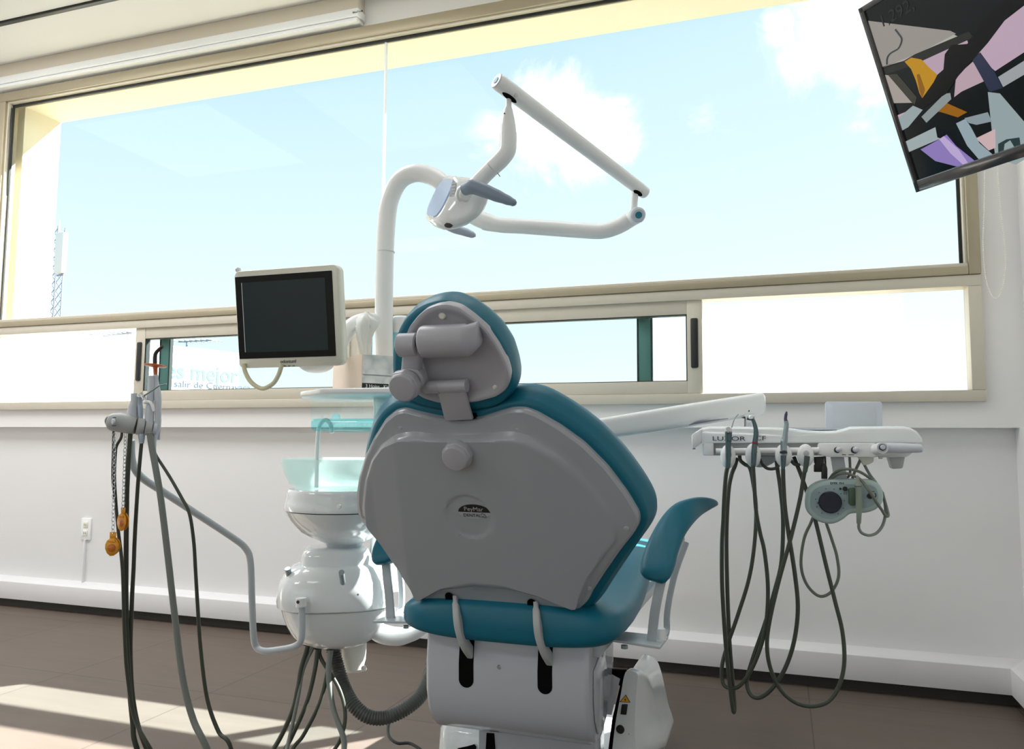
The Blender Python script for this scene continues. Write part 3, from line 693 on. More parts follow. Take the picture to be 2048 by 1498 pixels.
tri = [P(1251.5, 1389, YT-.001), P(1261, 1405, YT-.001), P(1239, 1404, YT-.001)]
wt = Prism('warning_triangle', tri, (0, -.0006, 0), MBLK, towr); wt['label'] = 'yellow high voltage warning triangle'
cc = sum(tri, V())/3
Prism('triangle_fill', [cc+(p-cc)*.8+V((0, -.0006, 0)) for p in tri], (0, -.0004, 0), MYEL, wt)
Prism('bolt_mark', [cc+V((dx, -.0012, dz))*1 for dx, dz in ((.0012, .005), (-.0022, -.0005), (-.0002, -.0005), (-.0010, -.005), (.0022, .001), (.0003, .001))], (0, -.0003, 0), MBLK, wt)
Prism('rocker_switch', [P(x, y, YT-.001) for x, y in ((1244, 1408), (1256, 1408), (1253, 1429), (1241, 1428))], (0, -.003, 0), MBLK, towr, .001)
Disc('fuse_cap', P(1241, 1458, YT), (0, -1, 0), .0105, .006, MBLK, towr, .3, 20)
Disc('screw', P(1258, 1468, YT), (0, -1, 0), .0016, .001, MINK, towr, .3, 10)
# foot shell
bm = bmesh.new()
fr = []
for z, hx, hy, yc in ((.0, .30, .42, 2.35), (.06, .30, .42, 2.35), (.085, .29, .41, 2.35), (.10, .26, .38, 2.35), (.105, .20, .30, 2.35)):
    fr.append(superring(V((-.66, yc, z)), V((1, 0, 0)), V((0, 1, 0)), hx, hy, 4, 48))
Loft('foot_shell', fr, MWG, ch, ang=50)
b0 = []
for z, hx, hy in ((.10, .20, .13), (.19, .195, .125), (.215, .18, .11), (.225, .12, .06)):
    b0.append(superring(V((-.735, 2.17, z)), V((1, 0, 0)), V((0, 1, 0)), hx, hy, 4, 40))
Loft('foot_cover', b0, MWG, ch, ang=50)
Box('column', (-.74, 1.90, .12), (-.44, 2.04, .40), MCOV, ch, .02)
for x0, x1 in ((973, 991),):
    Prism('cover_groove', [P(x, y, 1.898) for x, y in ((x0, 1466), (x1-3, 1467), (x1, 1505), (x0-2, 1505))], (0, .001, 0), MSLOT, ch)
Prism('lever_slot', [P(x, y, 2.036) for x, y in ((915, 1497), (935, 1493), (948, 1489), (952, 1494), (950, 1505), (915, 1505))], (0, .003, 0), MSLOT, ch)
Box('lift_arm', (-.72, 2.0, .25), (-.50, 2.45, .36), MCOV, ch, .02)

# ================================================================ water unit left of the chair
def vplane(px, py, C0, ex):
    n = V((-ex.y, ex.x, 0)); r = ray(px, py); return CAM+r*((C0-CAM).dot(n)/r.dot(n))
def perp_pt(px, py, A, d):
    r = ray(px, py); return CAM+r*((A-CAM).dot(d)/r.dot(d))
UC = P(668, 1206, 2.0); vd = V((UC.x, UC.y, 0)).normalized(); UEX = V((vd.y, -vd.x, 0))
un = thing('water_unit', 'white glossy cuspidor unit with frosted glass bowl, left of the chair back', 'dental unit', (UC.x, UC.y, 0))
def body(name, lev, m, parent, e=2.6, hyr=.8, C0=UC, ex=UEX, n=56, ang=45):
    ey = V((-ex.y, ex.x, 0)); rr = []
    for py, l, r in lev:
        a = vplane(l, py, C0, ex); b = vplane(r, py, C0, ex); c = (a+b)/2; h = (b-a).length/2
        rr.append(superring(c, ex, ey, h, h*hyr, e, n))
    return Loft(name, rr, m, parent, ang=ang)
body('lower_housing', [(1296, 672, 690), (1294, 655, 705), (1288, 625, 725), (1276, 597, 745), (1263, 584, 757), (1243, 573, 770), (1225, 566, 778), (1209, 562, 782)], MWG, un)
body('upper_housing', [(1208, 560, 783), (1205, 554, 787), (1195, 553, 787), (1175, 555, 783), (1155, 561, 777), (1140, 572, 768), (1130, 584, 760), (1124, 596, 750)], MWG, un)
body('neck', [(1170, 598, 752), (1135, 600, 746), (1110, 603, 742), (1098, 608, 736), (1093, 618, 726)], MWG, un, 3.5)
body('bowl_collar', [(1094, 655, 722), (1080, 648, 728)], MGREY2, un, 2, 1)
BCX = UC
body('bowl_housing', [(1091, 668, 712), (1087, 655, 724), (1080, 638, 738), (1071, 618, 752), (1061, 600, 765), (1040, 581, 782), (1027, 573, 789), (1020, 570, 792)], MWG, un, 2, 1)
body('bowl_rim', [(1018, 568, 794), (1010, 567, 795), (1003, 570, 792), (992, 573, 789), (982, 573, 789), (977, 577, 785)], MWG, un, 2, 1)
# open frosted bowl with wall thickness
ey = V((-UEX.y, UEX.x, 0)); rr = []
for py, l, r, k in ((978, 592, 770, 1), (965, 578, 784, 1), (945, 568, 794, 1), (925, 562, 800, 1), (919, 561.5, 800.5, 1), (917, 563, 799, 1), (919, 566, 796, 1), (945, 573, 789, 1), (965, 583, 779, 1), (974, 600, 762, 1)):
    a = vplane(l, py, UC, UEX); b = vplane(r, py, UC, UEX); rr.append(superring((a+b)/2, UEX, ey, (b-a).length/2, (b-a).length/2, 2, 56))
Loft('glass_bowl', rr, MBOWL, un, ang=60)
TubePx('cup_filler', [(633, 975, 4.2), (634, 912, 4.2), (636, 870, 4.2), (640, 851, 4.2), (650, 840, 4.2), (660, 847, 4.2), (664, 866, 4.2)], 1.97, MWP, un)
Tube('valve_knob', [P(581, 1160, 1.90), P(575, 1137, 1.88)], .008, MSTEEL2, un, 20, False)
Tube('valve_knob', [P(686, 1165, 1.86), P(683, 1145, 1.80)], .0075, MSTEEL2, un, 20, False)
Disc('screw', P(716, 1189, 1.875), (0, -1, 0), .003, .002, MSTEEL, un, .3, 12)
Disc('screw', P(679, 1013, 1.85), (0, -1, 0), .006, .004, MWP, un, .3, 16)
# ports under the unit
for px, py in ((617, 1284), (636, 1291), (662, 1292)):
    Tube('hose_port', [P(px, py-8, 1.96), P(px-1, py+6, 1.96)], .0135, MBLK, un, 18, False)
# rear column carrying shelf and lamp post
body('rear_column', [(1180, 735, 800), (1000, 745, 797), (800, 747, 795), (792, 748, 794)], MWP, un, 5, .8, C0=P(770, 1000, 2.12))
sh0 = P(600, 786, 1.93)
sz = P(700, 781, 1.95).z
shelf = bm = bmesh.new()
c_ = [P(601, 786, 1.95), P(640, 786, 1.85), P(860, 786, 1.86), P(890, 786, 2.06), P(860, 786, 2.26), P(640, 786, 2.26), P(604, 786, 2.1)]
Prism('shelf', [V((p.x, p.y, sz-.016)) for p in c_], (0, 0, .016), MWP, un, .005, 3)
# acrylic drawer under the shelf with a cyan base
a = P(620, 830, 1.93); b = P(790, 830, 1.93); zb, zt = P(700, 862, 1.93).z, sz-.018; zm = P(700, 837, 1.93).z
dr = Box('drawer', (a.x, 1.93, zb+.03), (b.x, 2.12, zt), MBOX, un, .004)
Box('drawer_base', (a.x, 1.928, zb), (b.x, 2.122, zm), MCYAN, un, .012, 4)
o_ = P(671, 838, 1.924)
Prism('drawer_pull', [V((o_.x+.0125*math.cos(math.pi*k/12), 1.924, zm+.014*math.sin(math.pi*k/12))) for k in range(13)], (0, .006, 0), MCYAN, un)
# side arm under the unit towards the chair
TubePx('link_arm', [(735, 1255, 14, 2.1), (765, 1268, 19, 2.1), (795, 1273, 18, 2.1), (825, 1268, 14, 2.1), (860, 1250, 10, 2.1)], 2.1, MWP, un, 24)
# milky bottle below
C1 = P(708, 1300, 2.08)
Lathe('waste_bottle', [(0, P(708, 1340, 2.08).z-C1.z), (.024, P(708, 1342, 2.08).z-C1.z), (.030, P(708, 1336, 2.08).z-C1.z), (.030, P(708, 1330, 2.08).z-C1.z), (.0345, P(708, 1318, 2.08).z-C1.z), (.036, P(708, 1290, 2.08).z-C1.z), (.036, P(708, 1275, 2.08).z-C1.z), (0, P(708, 1270, 2.08).z-C1.z)], C1, MMILK, un, seg=32)
for px in (690, 728):
    bm = bmesh.new(); bmesh.ops.create_uvsphere(bm, u_segments=16, v_segments=10, radius=.0085); bmesh.ops.translate(bm, vec=P(px, 1337, 2.06), verts=bm.verts); obj('bottle_foot', bm, MMILK, un)
# corrugated suction hose
def ribbed(name, pp, m, parent, pitch=.0075, amp=.0016):
    pts = [P(q[0], q[1], q[3]) for q in pp]; r0 = pr(pp[0][2], pts[0]); ps, _ = smooth_path(pts, [1]*len(pts), 30)
    cs = [0]
    for a, b in zip(ps, ps[1:]): cs.append(cs[-1]+(b-a).length)
    n = int(cs[-1]/(pitch/4)); o = []; rr = []; j = 0
    for i in range(n+1):
        d = cs[-1]*i/n
        while j < len(cs)-2 and cs[j+1] < d: j += 1
        t = (d-cs[j])/max(1e-9, cs[j+1]-cs[j]); o.append(ps[j].lerp(ps[j+1], t)); rr.append(r0+amp*math.cos(2*math.pi*d/pitch))
    bm = bmesh.new(); sweep(bm, o, rr, 20); return obj(name, bm, m, parent, ang=80)
ribbed('corrugated_hose', [(662, 1285, 13, 2.03), (671, 1320, 13, 2.02), (684, 1365, 13, 2.0), (702, 1403, 13, 1.98), (730, 1430, 13, 1.98), (765, 1436, 13, 2.0), (803, 1422, 13, 2.03), (838, 1395, 13, 2.08), (856, 1360, 13, 2.15), (866, 1320, 13, 2.2)], MCORR, un)
# ---- floor cable by the chair foot
tag(TubePx('power_cable', [(846, 1385, 3, 2.3), (800, 1425, 3, 2.2), (780, 1440, 3, 2.12), (777, 1470, 3, 2.05), (794, 1486, 3, 2.02), (821, 1487, 3, 2.02), (850, 1505, 3, 1.98)], 2.1, MBLK), 'thin black cable curling out under the corrugated hose', 'cable')
# ---- bottle and tissue box on the shelf
bo = P(802, 700, 2.16)
bt = thing('soap_bottle', 'white-topped bottle of cyan liquid behind the headrest, on the shelf', 'bottle', (bo.x, bo.y, sz))
Lathe('bottle_body', [(0, 0), (.036, 0), (.039, .004), (.039, P(802, 668, 2.16).z-sz), (0, P(802, 668, 2.16).z-sz)], (bo.x, bo.y, sz), mat('cyan_liquid', (.45, .86, .92), .2, trans=.3), bt)
z1 = P(802, 668, 2.16).z-sz; z2 = P(802, 632, 2.16).z-sz
Lathe('bottle_top', [(.039, z1), (.039, z2-.022), (.035, z2-.009), (.024, z2-.002), (0, z2)], (bo.x, bo.y, sz), MWP, bt)
E0 = P(723, 778, 1.90); E0.z = sz; hB = P(723, 708, 1.90).z-sz
E1 = P(665, 778, 2.06); E1.z = sz
dl = (E1-E0); dn = dl.normalized(); dw = V((dn.y, -dn.x, 0)); 
if dw.x < 0: dw = -dw
tb = thing('tissue_box', 'flowered tissue box with black bottom band on the shelf left of the headrest', 'tissue box', E0)
Lw = .225
Prism('box_body', [E0, E0+dw*Lw, E0+dw*Lw+dl, E1], (0, 0, hB), MCARD, tb, .001)
fo = dn*-.0006
def face(name, u0, u1, v0, v1, m, th=.0004, par=None): return Prism(name, [E0+fo+dw*u0+V((0, 0, v0)), E0+fo+dw*u1+V((0, 0, v0)), E0+fo+dw*u1+V((0, 0, v1)), E0+fo+dw*u0+V((0, 0, v1))], fo.normalized()*th, m, par or tb)
face('printed_front', .001, Lw-.001, .017, hB-.001, MFLOW); face('black_band', .001, Lw-.001, .0, .017, MBLK); face('grey_line', .004, Lw-.001, hB*.39, hB*.43, MGREY2)
Text('brand_text', '3 Hojas', .0135, E0+fo*3.2+dw*.010+V((0, 0, .0045)), dw, (0, 0, 1), MPAPER, tb, .0002)
Text('brand_text', 'Kleen', .0135, E0+fo*3.2+dw*.063+V((0, 0, .0045)), dw, (0, 0, 1), MPAPER, tb, .0002)
tc_ = P(731, 708, 2.0); tc_.z = sz+hB
ps = []; n = 40
for j, (h, w, dx) in enumerate(((-.005, .012, .0), (.03, .016, -.004), (.06, .022, -.006), (.085, .030, .0), (.105, .030, .004), (.122, .020, .0), (.130, .006, -.003))):
    ps.append([tc_+V((dx+w*(1+.28*math.sin(5*t+j*.5)+.12*math.sin(9*t-j))*math.cos(t), w*.6*(1+.3*math.sin(4*t+j))*math.sin(t), h+.006*math.sin(3*t+j))) for t in [2*math.pi*k/n for k in range(n)]])
tis = Loft('pulled_tissue', ps, MPAPER, None, ang=80); tag(tis, 'white tissue pulled up out of the flowered tissue box', 'tissue')
# ---- operating light
li = thing('operating_light', 'white dental operating light on its arched post and long jointed arm', 'lamp', P(770, 790, 2.1))
pth = [(768, 1000, 18, 2.1), (768, 700, 18, 2.1), (768, 600, 18, 2.1), (770, 500, 18, 2.1), (775, 425, 18, 2.1), (784, 388, 18, 2.1), (803, 358, 18, 2.1), (832, 346, 18, 2.1), (862, 352, 18, 2.1), (888, 370, 18, 2.1), (915, 402, 17, 2.12), (945, 430, 17, 2.13), (975, 445, 16.5, 2.13)]
TubePx('post', pth, 2.1, MWP, li, 28)
TubePx('swivel_arm', [(970, 443, 17.5, 2.13), (1000, 450, 15, 2.13), (1050, 453, 15, 2.13), (1110, 457, 15.5, 2.14), (1165, 461, 15.5, 2.14), (1205, 462, 15.5, 2.14), (1238, 452, 15.5, 2.14), (1262, 438, 15.5, 2.14), (1276, 430, 16, 2.12)], 2.13, MWP, li, 28)
for px, py in ((774, 505),):
    p = P(px-3, py, 2.1); Tube('collar', [p, p+V((0, 0, .002))], pr(18.6, p), MGREY2, li, 28, False)
jc = P(1277, 430, 2.09); jx = (CAM-jc).normalized(); jx = (jx+V((.25, 0, -.1))).normalized()
Disc('joint_cap', jc-jx*.022, jx, pr(15, jc), .024, MGREY2, li, .2, 32); Disc('cap_dot', jc+jx*.0015, jx, pr(7, jc), .0015, MTDOT, li, .2, 24)
TubePx('joint_pin', [(1267, 428, 8, 2.13), (1268, 410, 7, 2.13), (1270, 385, 7, 2.13)], 2.13, MWP, li, 18)
LA, LB = P(1290, 386, 2.15), P(994, 162, 1.72)
ax = (LB-LA).normalized()
bm = bmesh.new(); ln = (LB-LA).length
sweep(bm, [LA-ax*.004, LA, LA+ax*.01, LA+ax*ln*.25, LA+ax*ln*.9, LB-ax*.006, LB], [.013, .0165, .0175, .0185, .0205, .0208, .0195], 32)
obj('spring_arm', bm, MWP, li)
Disc('arm_cap', LB, ax, .0195, .003, MGREY2, li, .5, 32); Disc('cap_dot', LB+ax*.0025, ax, .0085, .0018, MTDOT, li, .3, 24)
dn_ = V((0, 0, -1)); dn_ = (dn_-ax*dn_.dot(ax)).normalized()
nc = (CAM-LB).normalized(); nc = (nc-ax*nc.dot(ax)).normalized(); sd = (nc*.75+dn_*.65).normalized()
for s_, hh in ((.045, .016), (.10, .012)):
    pass
def armslot(s_, ln2, rr_):
    c = LB-ax*s_; nrm = (dn_*.93+nc*.25).normalized(); tv = ax.cross(nrm).normalized()
    bm = bmesh.new(); sweep(bm, [c+nrm*(rr_-.004), c+nrm*(rr_+.0004)], [.0075, .0075], 24)
    for v in bm.verts: d = v.co-c; v.co = c+d+ax*(d.dot(ax)*(ln2-1))
    return obj('arm_slot', bm, MSLOT, li)
armslot(.044, 3.0, .0203); armslot(ln-.028, 2.2, .0178)
c = LB-ax*.052+nc*.0195; Disc('arm_screw', c, nc, .0042, .003, MSTEEL, li, .4, 16)
c = LA+ax*.022+nc*.0165; Disc('arm_screw', c, nc, .0035, .003, MCREAM, li, .4, 16)
hp = [(1017, 186, 5.5, 1.755), (1017, 214, 6, 1.755), (1016, 219, 9, 1.755), (1016, 235, 12.5, 1.755), (1016, 250, 15, 1.755), (1016, 252, 15.5, 1.755), (1016.5, 268, 16.5, 1.755)]
pts = [P(q[0], q[1], q[3]) for q in hp]; Tube('drop_tube', pts, [pr(q[2], p) for q, p in zip(hp, pts)], MWP, li, 28, False)
TubePx('drop_elbow', [(1016.5, 267, 17, 1.755), (1016.5, 285, 17, 1.755), (1014, 303, 17, 1.755), (1001, 320, 17, 1.755), (984, 336, 16.5, 1.755)], 1.755, MWP, li, 28)
TubePx('yoke_tube', [(985, 335, 16, 1.755), (965, 355, 16, 1.76), (940, 382, 16, 1.77)], 1.76, MWP, li, 28)
TubePx('small_pin', [(995, 346, .8), (1000, 353, .8)], 1.72, MINK, li, 6, False)
Disc('pin_hole', P(1009, 227, 1.737), (0, -1, 0), .002, .001, MINK, li, .2, 10)
# lamp head
HY = 1.79
A_, B_ = P(903, 351, HY), P(860, 442, HY); fx = (A_-B_).normalized(); toc = (CAM-A_).normalized()
fy = (toc-fx*toc.dot(fx)); fy = (fy+V((.34, .10, .0))).normalized(); fy = (fy-fx*fy.dot(fx)).normalized()
rr = []
for px, py, h, hy_ in ((880, 396, 44, .062), (881, 397, 50, .068), (893, 403, 55, .074), (908, 407, 57, .076), (925, 408, 54, .074), (941, 409, 46, .066), (954, 410, 34, .052), (962, 410, 20, .034), (966, 410, 6, .01)):
    c = P(px, py, HY); rr.append(superring(c, fx, fy, pr(h, c), hy_, 3.0, 44))
Loft('lamp_head', rr, MWG, li, ang=50)
c = P(880, 396, HY); nf = fx.cross(fy).normalized(); nf = nf if nf.x < 0 else -nf
Loft('lamp_lens', [superring(c+nf*.0005, fx, fy, pr(42, c), .060, 3, 44), superring(c+nf*.003, fx, fy, pr(41, c), .058, 3, 44)], mat('lens_blue', (.45, .62, .90), .12, coat=.5), li)
pv = P(912, 386, HY)+fy*.07
Disc('pivot_ring', pv-fy*.012, fy, pr(18, pv), .018, MWP, li, .3, 32); Disc('pivot_hub', pv+fy*.006, fy, pr(14, pv), .010, MWP, li, .3, 32)
TubePx('handle', [(930, 378, 13, 1.69), (945, 374, 14.5, 1.68), (965, 380, 14, 1.68), (990, 390, 12.5, 1.68), (1012, 399, 10, 1.68), (1026, 405, 7.5, 1.68), (1030.5, 407, 5, 1.68), (1032.5, 408, 1.2, 1.68)], 1.68, MHAND, li, 24)
TubePx('handle', [(890, 450, 8, 1.86), (910, 458, 9, 1.86), (930, 464, 8.5, 1.86), (943, 469, 7, 1.86), (948, 471, 5, 1.86), (951, 473, 1.2, 1.86)], 1.86, mat('handle_lilac', (.55, .60, .72), .4), li, 20)
Prism('focus_slot', [P(x, y, HY-.083) for x, y in ((903, 366), (906, 358), (913, 366), (912, 378), (908, 390), (898, 393))], (0, .004, 0), MGREY2, li, .001)
for k in range(5): Prism('grip_rib', [P(903+.2*k, 366+6*k, HY-.085), P(911-.8*k, 365+6*k, HY-.085), P(911-.8*k, 367.5+6*k, HY-.085), P(903+.2*k, 368.5+6*k, HY-.085)], (0, .003, 0), MWP, li)
Prism('sensor_window', [P(x, y, HY-.072) for x, y in ((887, 450), (892, 445), (900, 446), (904, 450), (898, 455), (890, 454))], (0, .01, 0), MBLK, li, .002)
# ---- monitor
TL = P(470.5, 554.5, 1.78); TR = onp(664, 541, 2, TL.z); MX = (TR-TL).normalized()
BL = perp_pt(479.5, 718, TL, MX); MYv = (TL-BL).normalized(); MN = MX.cross(MYv).normalized()
if MN.dot(CAM-TL) < 0: MN = -MN
mw, mh = (TR-TL).length, (TL-BL).length
def MP(u, v, w=0): return BL+MX*(u*mw)+MYv*(v*mh)+MN*w
mo = thing('monitor', 'cream framed monitor with dark blank screen hanging at the left of the lamp post', 'monitor', MP(.5, 0, -.04))
ex_ = .012/mw; ey_ = .02/mh
def rrect(u0, u1, v0, v1, w, r, n=6):
    o = []; ru, rv = r/mw, r/mh
    for cx_, cy_, t0 in ((u1-ru, v1-rv, 0), (u0+ru, v1-rv, 90), (u0+ru, v0+rv, 180), (u1-ru, v0+rv, 270)):
        for k in range(n+1):
            t = math.radians(t0+90*k/n); o.append(MP(cx_+ru*math.cos(t), cy_+rv*math.sin(t), w))
    return o
u0, u1, v0, v1 = -.012, 1.055, -.115, 1.07
Loft('monitor_case', [rrect(u0+.05, u1-.05, v0+.05, v1-.05, -.048, .03), rrect(u0, u1, v0, v1, -.03, .02), rrect(u0, u1, v0, v1, -.002, .016), rrect(u0+.006, u1-.006, v0+.006, v1-.006, 0, .015)], MCREAM, mo, ang=50)
Loft('black_bezel', [rrect(0, 1, 0, 1, -.001, .002), rrect(0, 1, 0, 1, .0015, .002)], MSCRB, mo)
Loft('screen', [rrect(.067, .930, .075, .925, .001, .001), rrect(.067, .930, .075, .925, .002, .001)], MSCR, mo)
Prism('screen_edge', [MP(.067, .08, .0022), MP(.073, .08, .0022), MP(.073, .925, .0022), MP(.067, .925, .0022)], MN*.0003, MGREY2, mo)
Text('brand_text', 'odontum', .0135, MP(.43, -.065, .0008), MX, MYv, MINK, mo, .0002); Text('brand_text', '3', .006, MP(.585, -.045, .0008), MX, MYv, MINK, mo, .0002)
for k in range(4): Prism('button', [MP(.42+.045*k, -.103, .0005), MP(.445+.045*k, -.103, .0005), MP(.445+.045*k, -.096, .0005), MP(.42+.045*k, -.096, .0005)], MN*.001, MINK, mo)
Disc('camera_hook', MP(-.005, 1.095, -.02), MN, .0065, .012, MGREY2, mo, .3, 20)
p1 = P(487, 737, 1.80); 
TubePx('monitor_cable', [(487, 728, 4.5, 1.81), (491, 745, 4.5, 1.81), (503, 765, 4.5, 1.81), (524, 777, 4.5, 1.81), (545, 768, 4.5, 1.81), (557, 750, 4.5, 1.81), (564, 728, 4.5, 1.81)], 1.81, mat('cream_cable', (.74, .70, .48), .4), mo, 16)
bm = bmesh.new(); bmesh.ops.create_uvsphere(bm, u_segments=32, v_segments=18, radius=1); c = P(632, 728, 1.93); M_ = Matrix.Translation(c) @ Matrix.Diagonal((.05, .05, .026, 1)); bmesh.ops.transform(bm, matrix=M_, verts=bm.verts); obj('swivel_joint', bm, MWP, mo)
TubePx('monitor_arm', [(632, 722, 15, 1.93), (660, 715, 15, 1.95), (676, 695, 16, 1.97), (690, 668, 16, 1.99), (708, 648, 15, 2.02), (735, 640, 15, 2.06), (765, 645, 15, 2.10)], 2.0, MWP, mo, 24)
# ---- assistant holder on its bent tube
hd = thing('instrument_holder', 'grey assistant instrument holder on a bent tube arm at the left', 'instrument holder', P(262, 850, 1.42))
Tube('bent_arm', [P(*p) for p in ((603, 1206, 1.84), (604, 1262, 1.84), (600, 1284, 1.84), (585, 1294, 1.84), (555, 1300, 1.83), (528, 1302, 1.82), (513, 1294, 1.82), (507, 1270, 1.81), (504, 1200, 1.8), (501, 1125, 1.79), (492, 1098, 1.78), (468, 1077, 1.75), (400, 1032, 1.66), (330, 986, 1.55), (290, 960, 1.49), (271, 940, 1.46), (263, 915, 1.45), (262, 880, 1.44))], .0088, MARM, hd, 18)
Tube('arm_socket', [P(602, 1213, 1.835), P(602, 1196, 1.835)], .014, MWP, hd, 20, False)
Disc('socket_screw', P(596, 1204, 1.82), (0, -1, 0), .0045, .002, MINK, hd, .3, 12)
hpts = [(217, 843, 8, 1.365), (219, 843, 14, 1.367), (226, 844, 18, 1.37), (240, 845, 19.5, 1.38), (256, 848, 19, 1.39), (268, 851, 17, 1.40), (272, 852, 16.5, 1.402)]
pts = [P(q[0], q[1], q[3]) for q in hpts]; Tube('holder_body', pts, [pr(q[2], p) for q, p in zip(hpts, pts)], MGREY, hd, 32)
for i, (xa, xb, r) in enumerate(((273, 288, 17), (290, 304, 16), (306, 314, 15))):
    pa, pb = P(xa, 852+(xa-272)*.12, 1.403+.03*(xa-272)/40), P(xb, 852+(xb-272)*.12, 1.403+.03*(xb-272)/40)
    Tube('holder_ring', [pa, pa.lerp(pb, .1), pa.lerp(pb, .9), pb], [pr(r-1.5, pa), pr(r, pa), pr(r-.3, pb), pr(r-2, pb)], MGREY if i != 2 else MGREY2, hd, 32, False)
Disc('release_button', P(228, 843, 1.352), V((-.35, -1, 0)), .0065, .004, MGREY2, hd, .3, 24)
Prism('side_plate', [P(x, y, 1.44) for x, y in ((310, 836), (321, 838), (318, 880), (307, 878))], (0, .004, 0), MGREY2, hd, .001)
for a_, b_ in (((220, 837), (232, 835)), ((220, 852), (232, 851))): Tube('seam', [P(*a_, 1.357), P(*b_, 1.357)], .0009, MINK, hd, 6, False)
def hose(name, A, B, m, parent, YA=1.42, YB=1.96, low=1600, r=(4, 4)):
    """A, B: pixel runs from the holder down and from the unit down; joined by a sag below the frame"""
    pts = [P(x, y, YA+.10*max(0, (y-900)/600)) for x, y in A]; qts = [P(x, y, YB-.06*max(0, (y-1290)/210)) for x, y in B]
    ra = pr(r[0], pts[0]); rb = pr(r[1], qts[0])
    mid = (pts[-1]+qts[-1])/2; mid.z = max(.04, min(pts[-1].z, qts[-1].z)-.16)
    m1 = pts[-1].lerp(mid, .45); m1.z = mid.z+.05; m2 = qts[-1].lerp(mid, .45); m2.z = mid.z+.05
    al = pts+[m1, mid, m2]+qts[::-1]; k = len(al); ps_, rs_ = smooth_path(al, [ra+(rb-ra)*i/(k-1) for i in range(k)], 7)
    return Tube(name, ps_, rs_, m, parent, 12, False)
# suction handpiece
t = thing('suction_handpiece', 'grey suction handpiece with open tip, leftmost upright in the holder', 'handpiece', P(262, 845, 1.40))
hq = [(268, 787, 6, 1.40), (268, 803, 6.5, 1.40), (266, 812, 8, 1.40), (265, 818, 8.5, 1.40), (263, 845, 10, 1.40)]
pts = [P(q[0], q[1], q[3]) for q in hq]; Tube('handle', pts, [pr(q[2], p) for q, p in zip(hq, pts)], MGREY2, t, 24)
hose('hose', [(261, 864), (255, 953), (253, 1028), (252, 1140), (252, 1207), (256, 1333), (265, 1438), (275, 1500)], [(617, 1288), (603, 1334), (596, 1375), (582, 1429), (547, 1498)], MHOSE, t, 1.40, r=(4.6, 5))
t = thing('air_water_syringe', 'grey air-water syringe with thin steel nozzle pointing right', 'syringe', P(280, 845, 1.41))
hq = [(279, 794, 6, 1.41), (278, 808, 7, 1.41), (280, 818, 6, 1.41), (281, 850, 5, 1.41), (283, 870, 6.5, 1.41), (283, 887, 5, 1.41)]
pts = [P(q[0], q[1], q[3]) for q in hq]; Tube('handle', pts, [pr(q[2], p) for q, p in zip(hq, pts)], mat('syringe_grey_blue', (.42, .50, .58), .3, metal=.3), t, 20)
TubePx('steel_collar', [(281, 788, 4.5), (285, 793, 5), (288, 799, 4)], 1.40, MSTEEL, t, 16)
TubePx('nozzle', [(285, 793, 1.6), (300, 784, 1.5), (312, 776, 1.4), (320, 771, 1.4), (333, 768, 1.3)], 1.40, MSTEEL2, t, 10)
hose('hose', [(283, 886), (279, 930), (275, 981), (270, 1066), (267, 1140), (264, 1199), (261, 1312), (269, 1417), (294, 1500)], [(636, 1292), (630, 1338), (615, 1400), (590, 1460), (565, 1505)], MHOSE, t, 1.41, r=(3.6, 4.5))
t = thing('saliva_ejector', 'pale suction tip with side lever in the holder, just left of the curing light', 'handpiece', P(300, 850, 1.42))
hq = [(302, 752, 5.5, 1.42), (302, 775, 6, 1.42), (300, 800, 7, 1.42), (299, 830, 8.5, 1.42), (298, 866, 9, 1.42)]
pts = [P(q[0], q[1], q[3]) for q in hq]; Tube('handle', pts, [pr(q[2], p) for q, p in zip(hq, pts)], MGREY2, t, 24)
TubePx('lever', [(289, 805, 3), (298, 804, 3), (303, 808, 3), (306, 816, 3), (308, 823, 2.5)], 1.405, MWP, t, 12)
hose('hose', [(300, 866), (303, 890), (311, 935), (322, 1000), (336, 1115), (349, 1228), (365, 1354), (386, 1438), (415, 1500)], [(662, 1296), (657, 1345), (666, 1416), (688, 1500)], MHOSEL, t, 1.42, r=(6.5, 5.5))
t = thing('curing_light', 'white curing light with round orange shield and black bent tip', 'curing light', P(316, 850, 1.43))
hq = [(311, 750, 4.5, 1.43), (312, 765, 5.5, 1.43), (315, 790, 7, 1.43), (316, 820, 6.5, 1.43), (315, 850, 6, 1.43), (309, 880, 4.5, 1.43), (308, 905, 4, 1.43)]
pts = [P(q[0], q[1], q[3]) for q in hq]; Tube('body', pts, [pr(q[2], p) for q, p in zip(hq, pts)], MGREY2, t, 24)
c = P(310, 733, 1.43); Lathe('shield', [(0, 0), (pr(8, c), .001), (pr(21, c), .003), (pr(22, c), .0045), (pr(20, c), .0055), (0, .004)], c-V((0, 0, .002)), MORG, t, (.02, .10, 1))
Tube('shield_collar', [P(311, 750, 1.43), P(310.5, 733, 1.43)], [pr(3.6, c), pr(4.5, c)], mat('orange_collar', (.55, .10, .01), .3), t, 20, False)
TubePx('light_guide', [(310, 734, 4.2), (310, 715, 4), (312, 706, 3.8), (318, 699, 3.5), (325, 693, 3.2)], 1.43, MBLK, t, 18)
hose('cord', [(309, 903), (314, 914), (339, 953), (363, 995), (379, 1028), (387.5, 1084), (391, 1140), (395, 1207), (401, 1295), (414, 1396), (437, 1463), (463, 1500)], [(662, 1292), (656, 1338), (640, 1404), (607, 1470), (585, 1500)], MHOSE, t, 1.43, r=(2.8, 4.2))
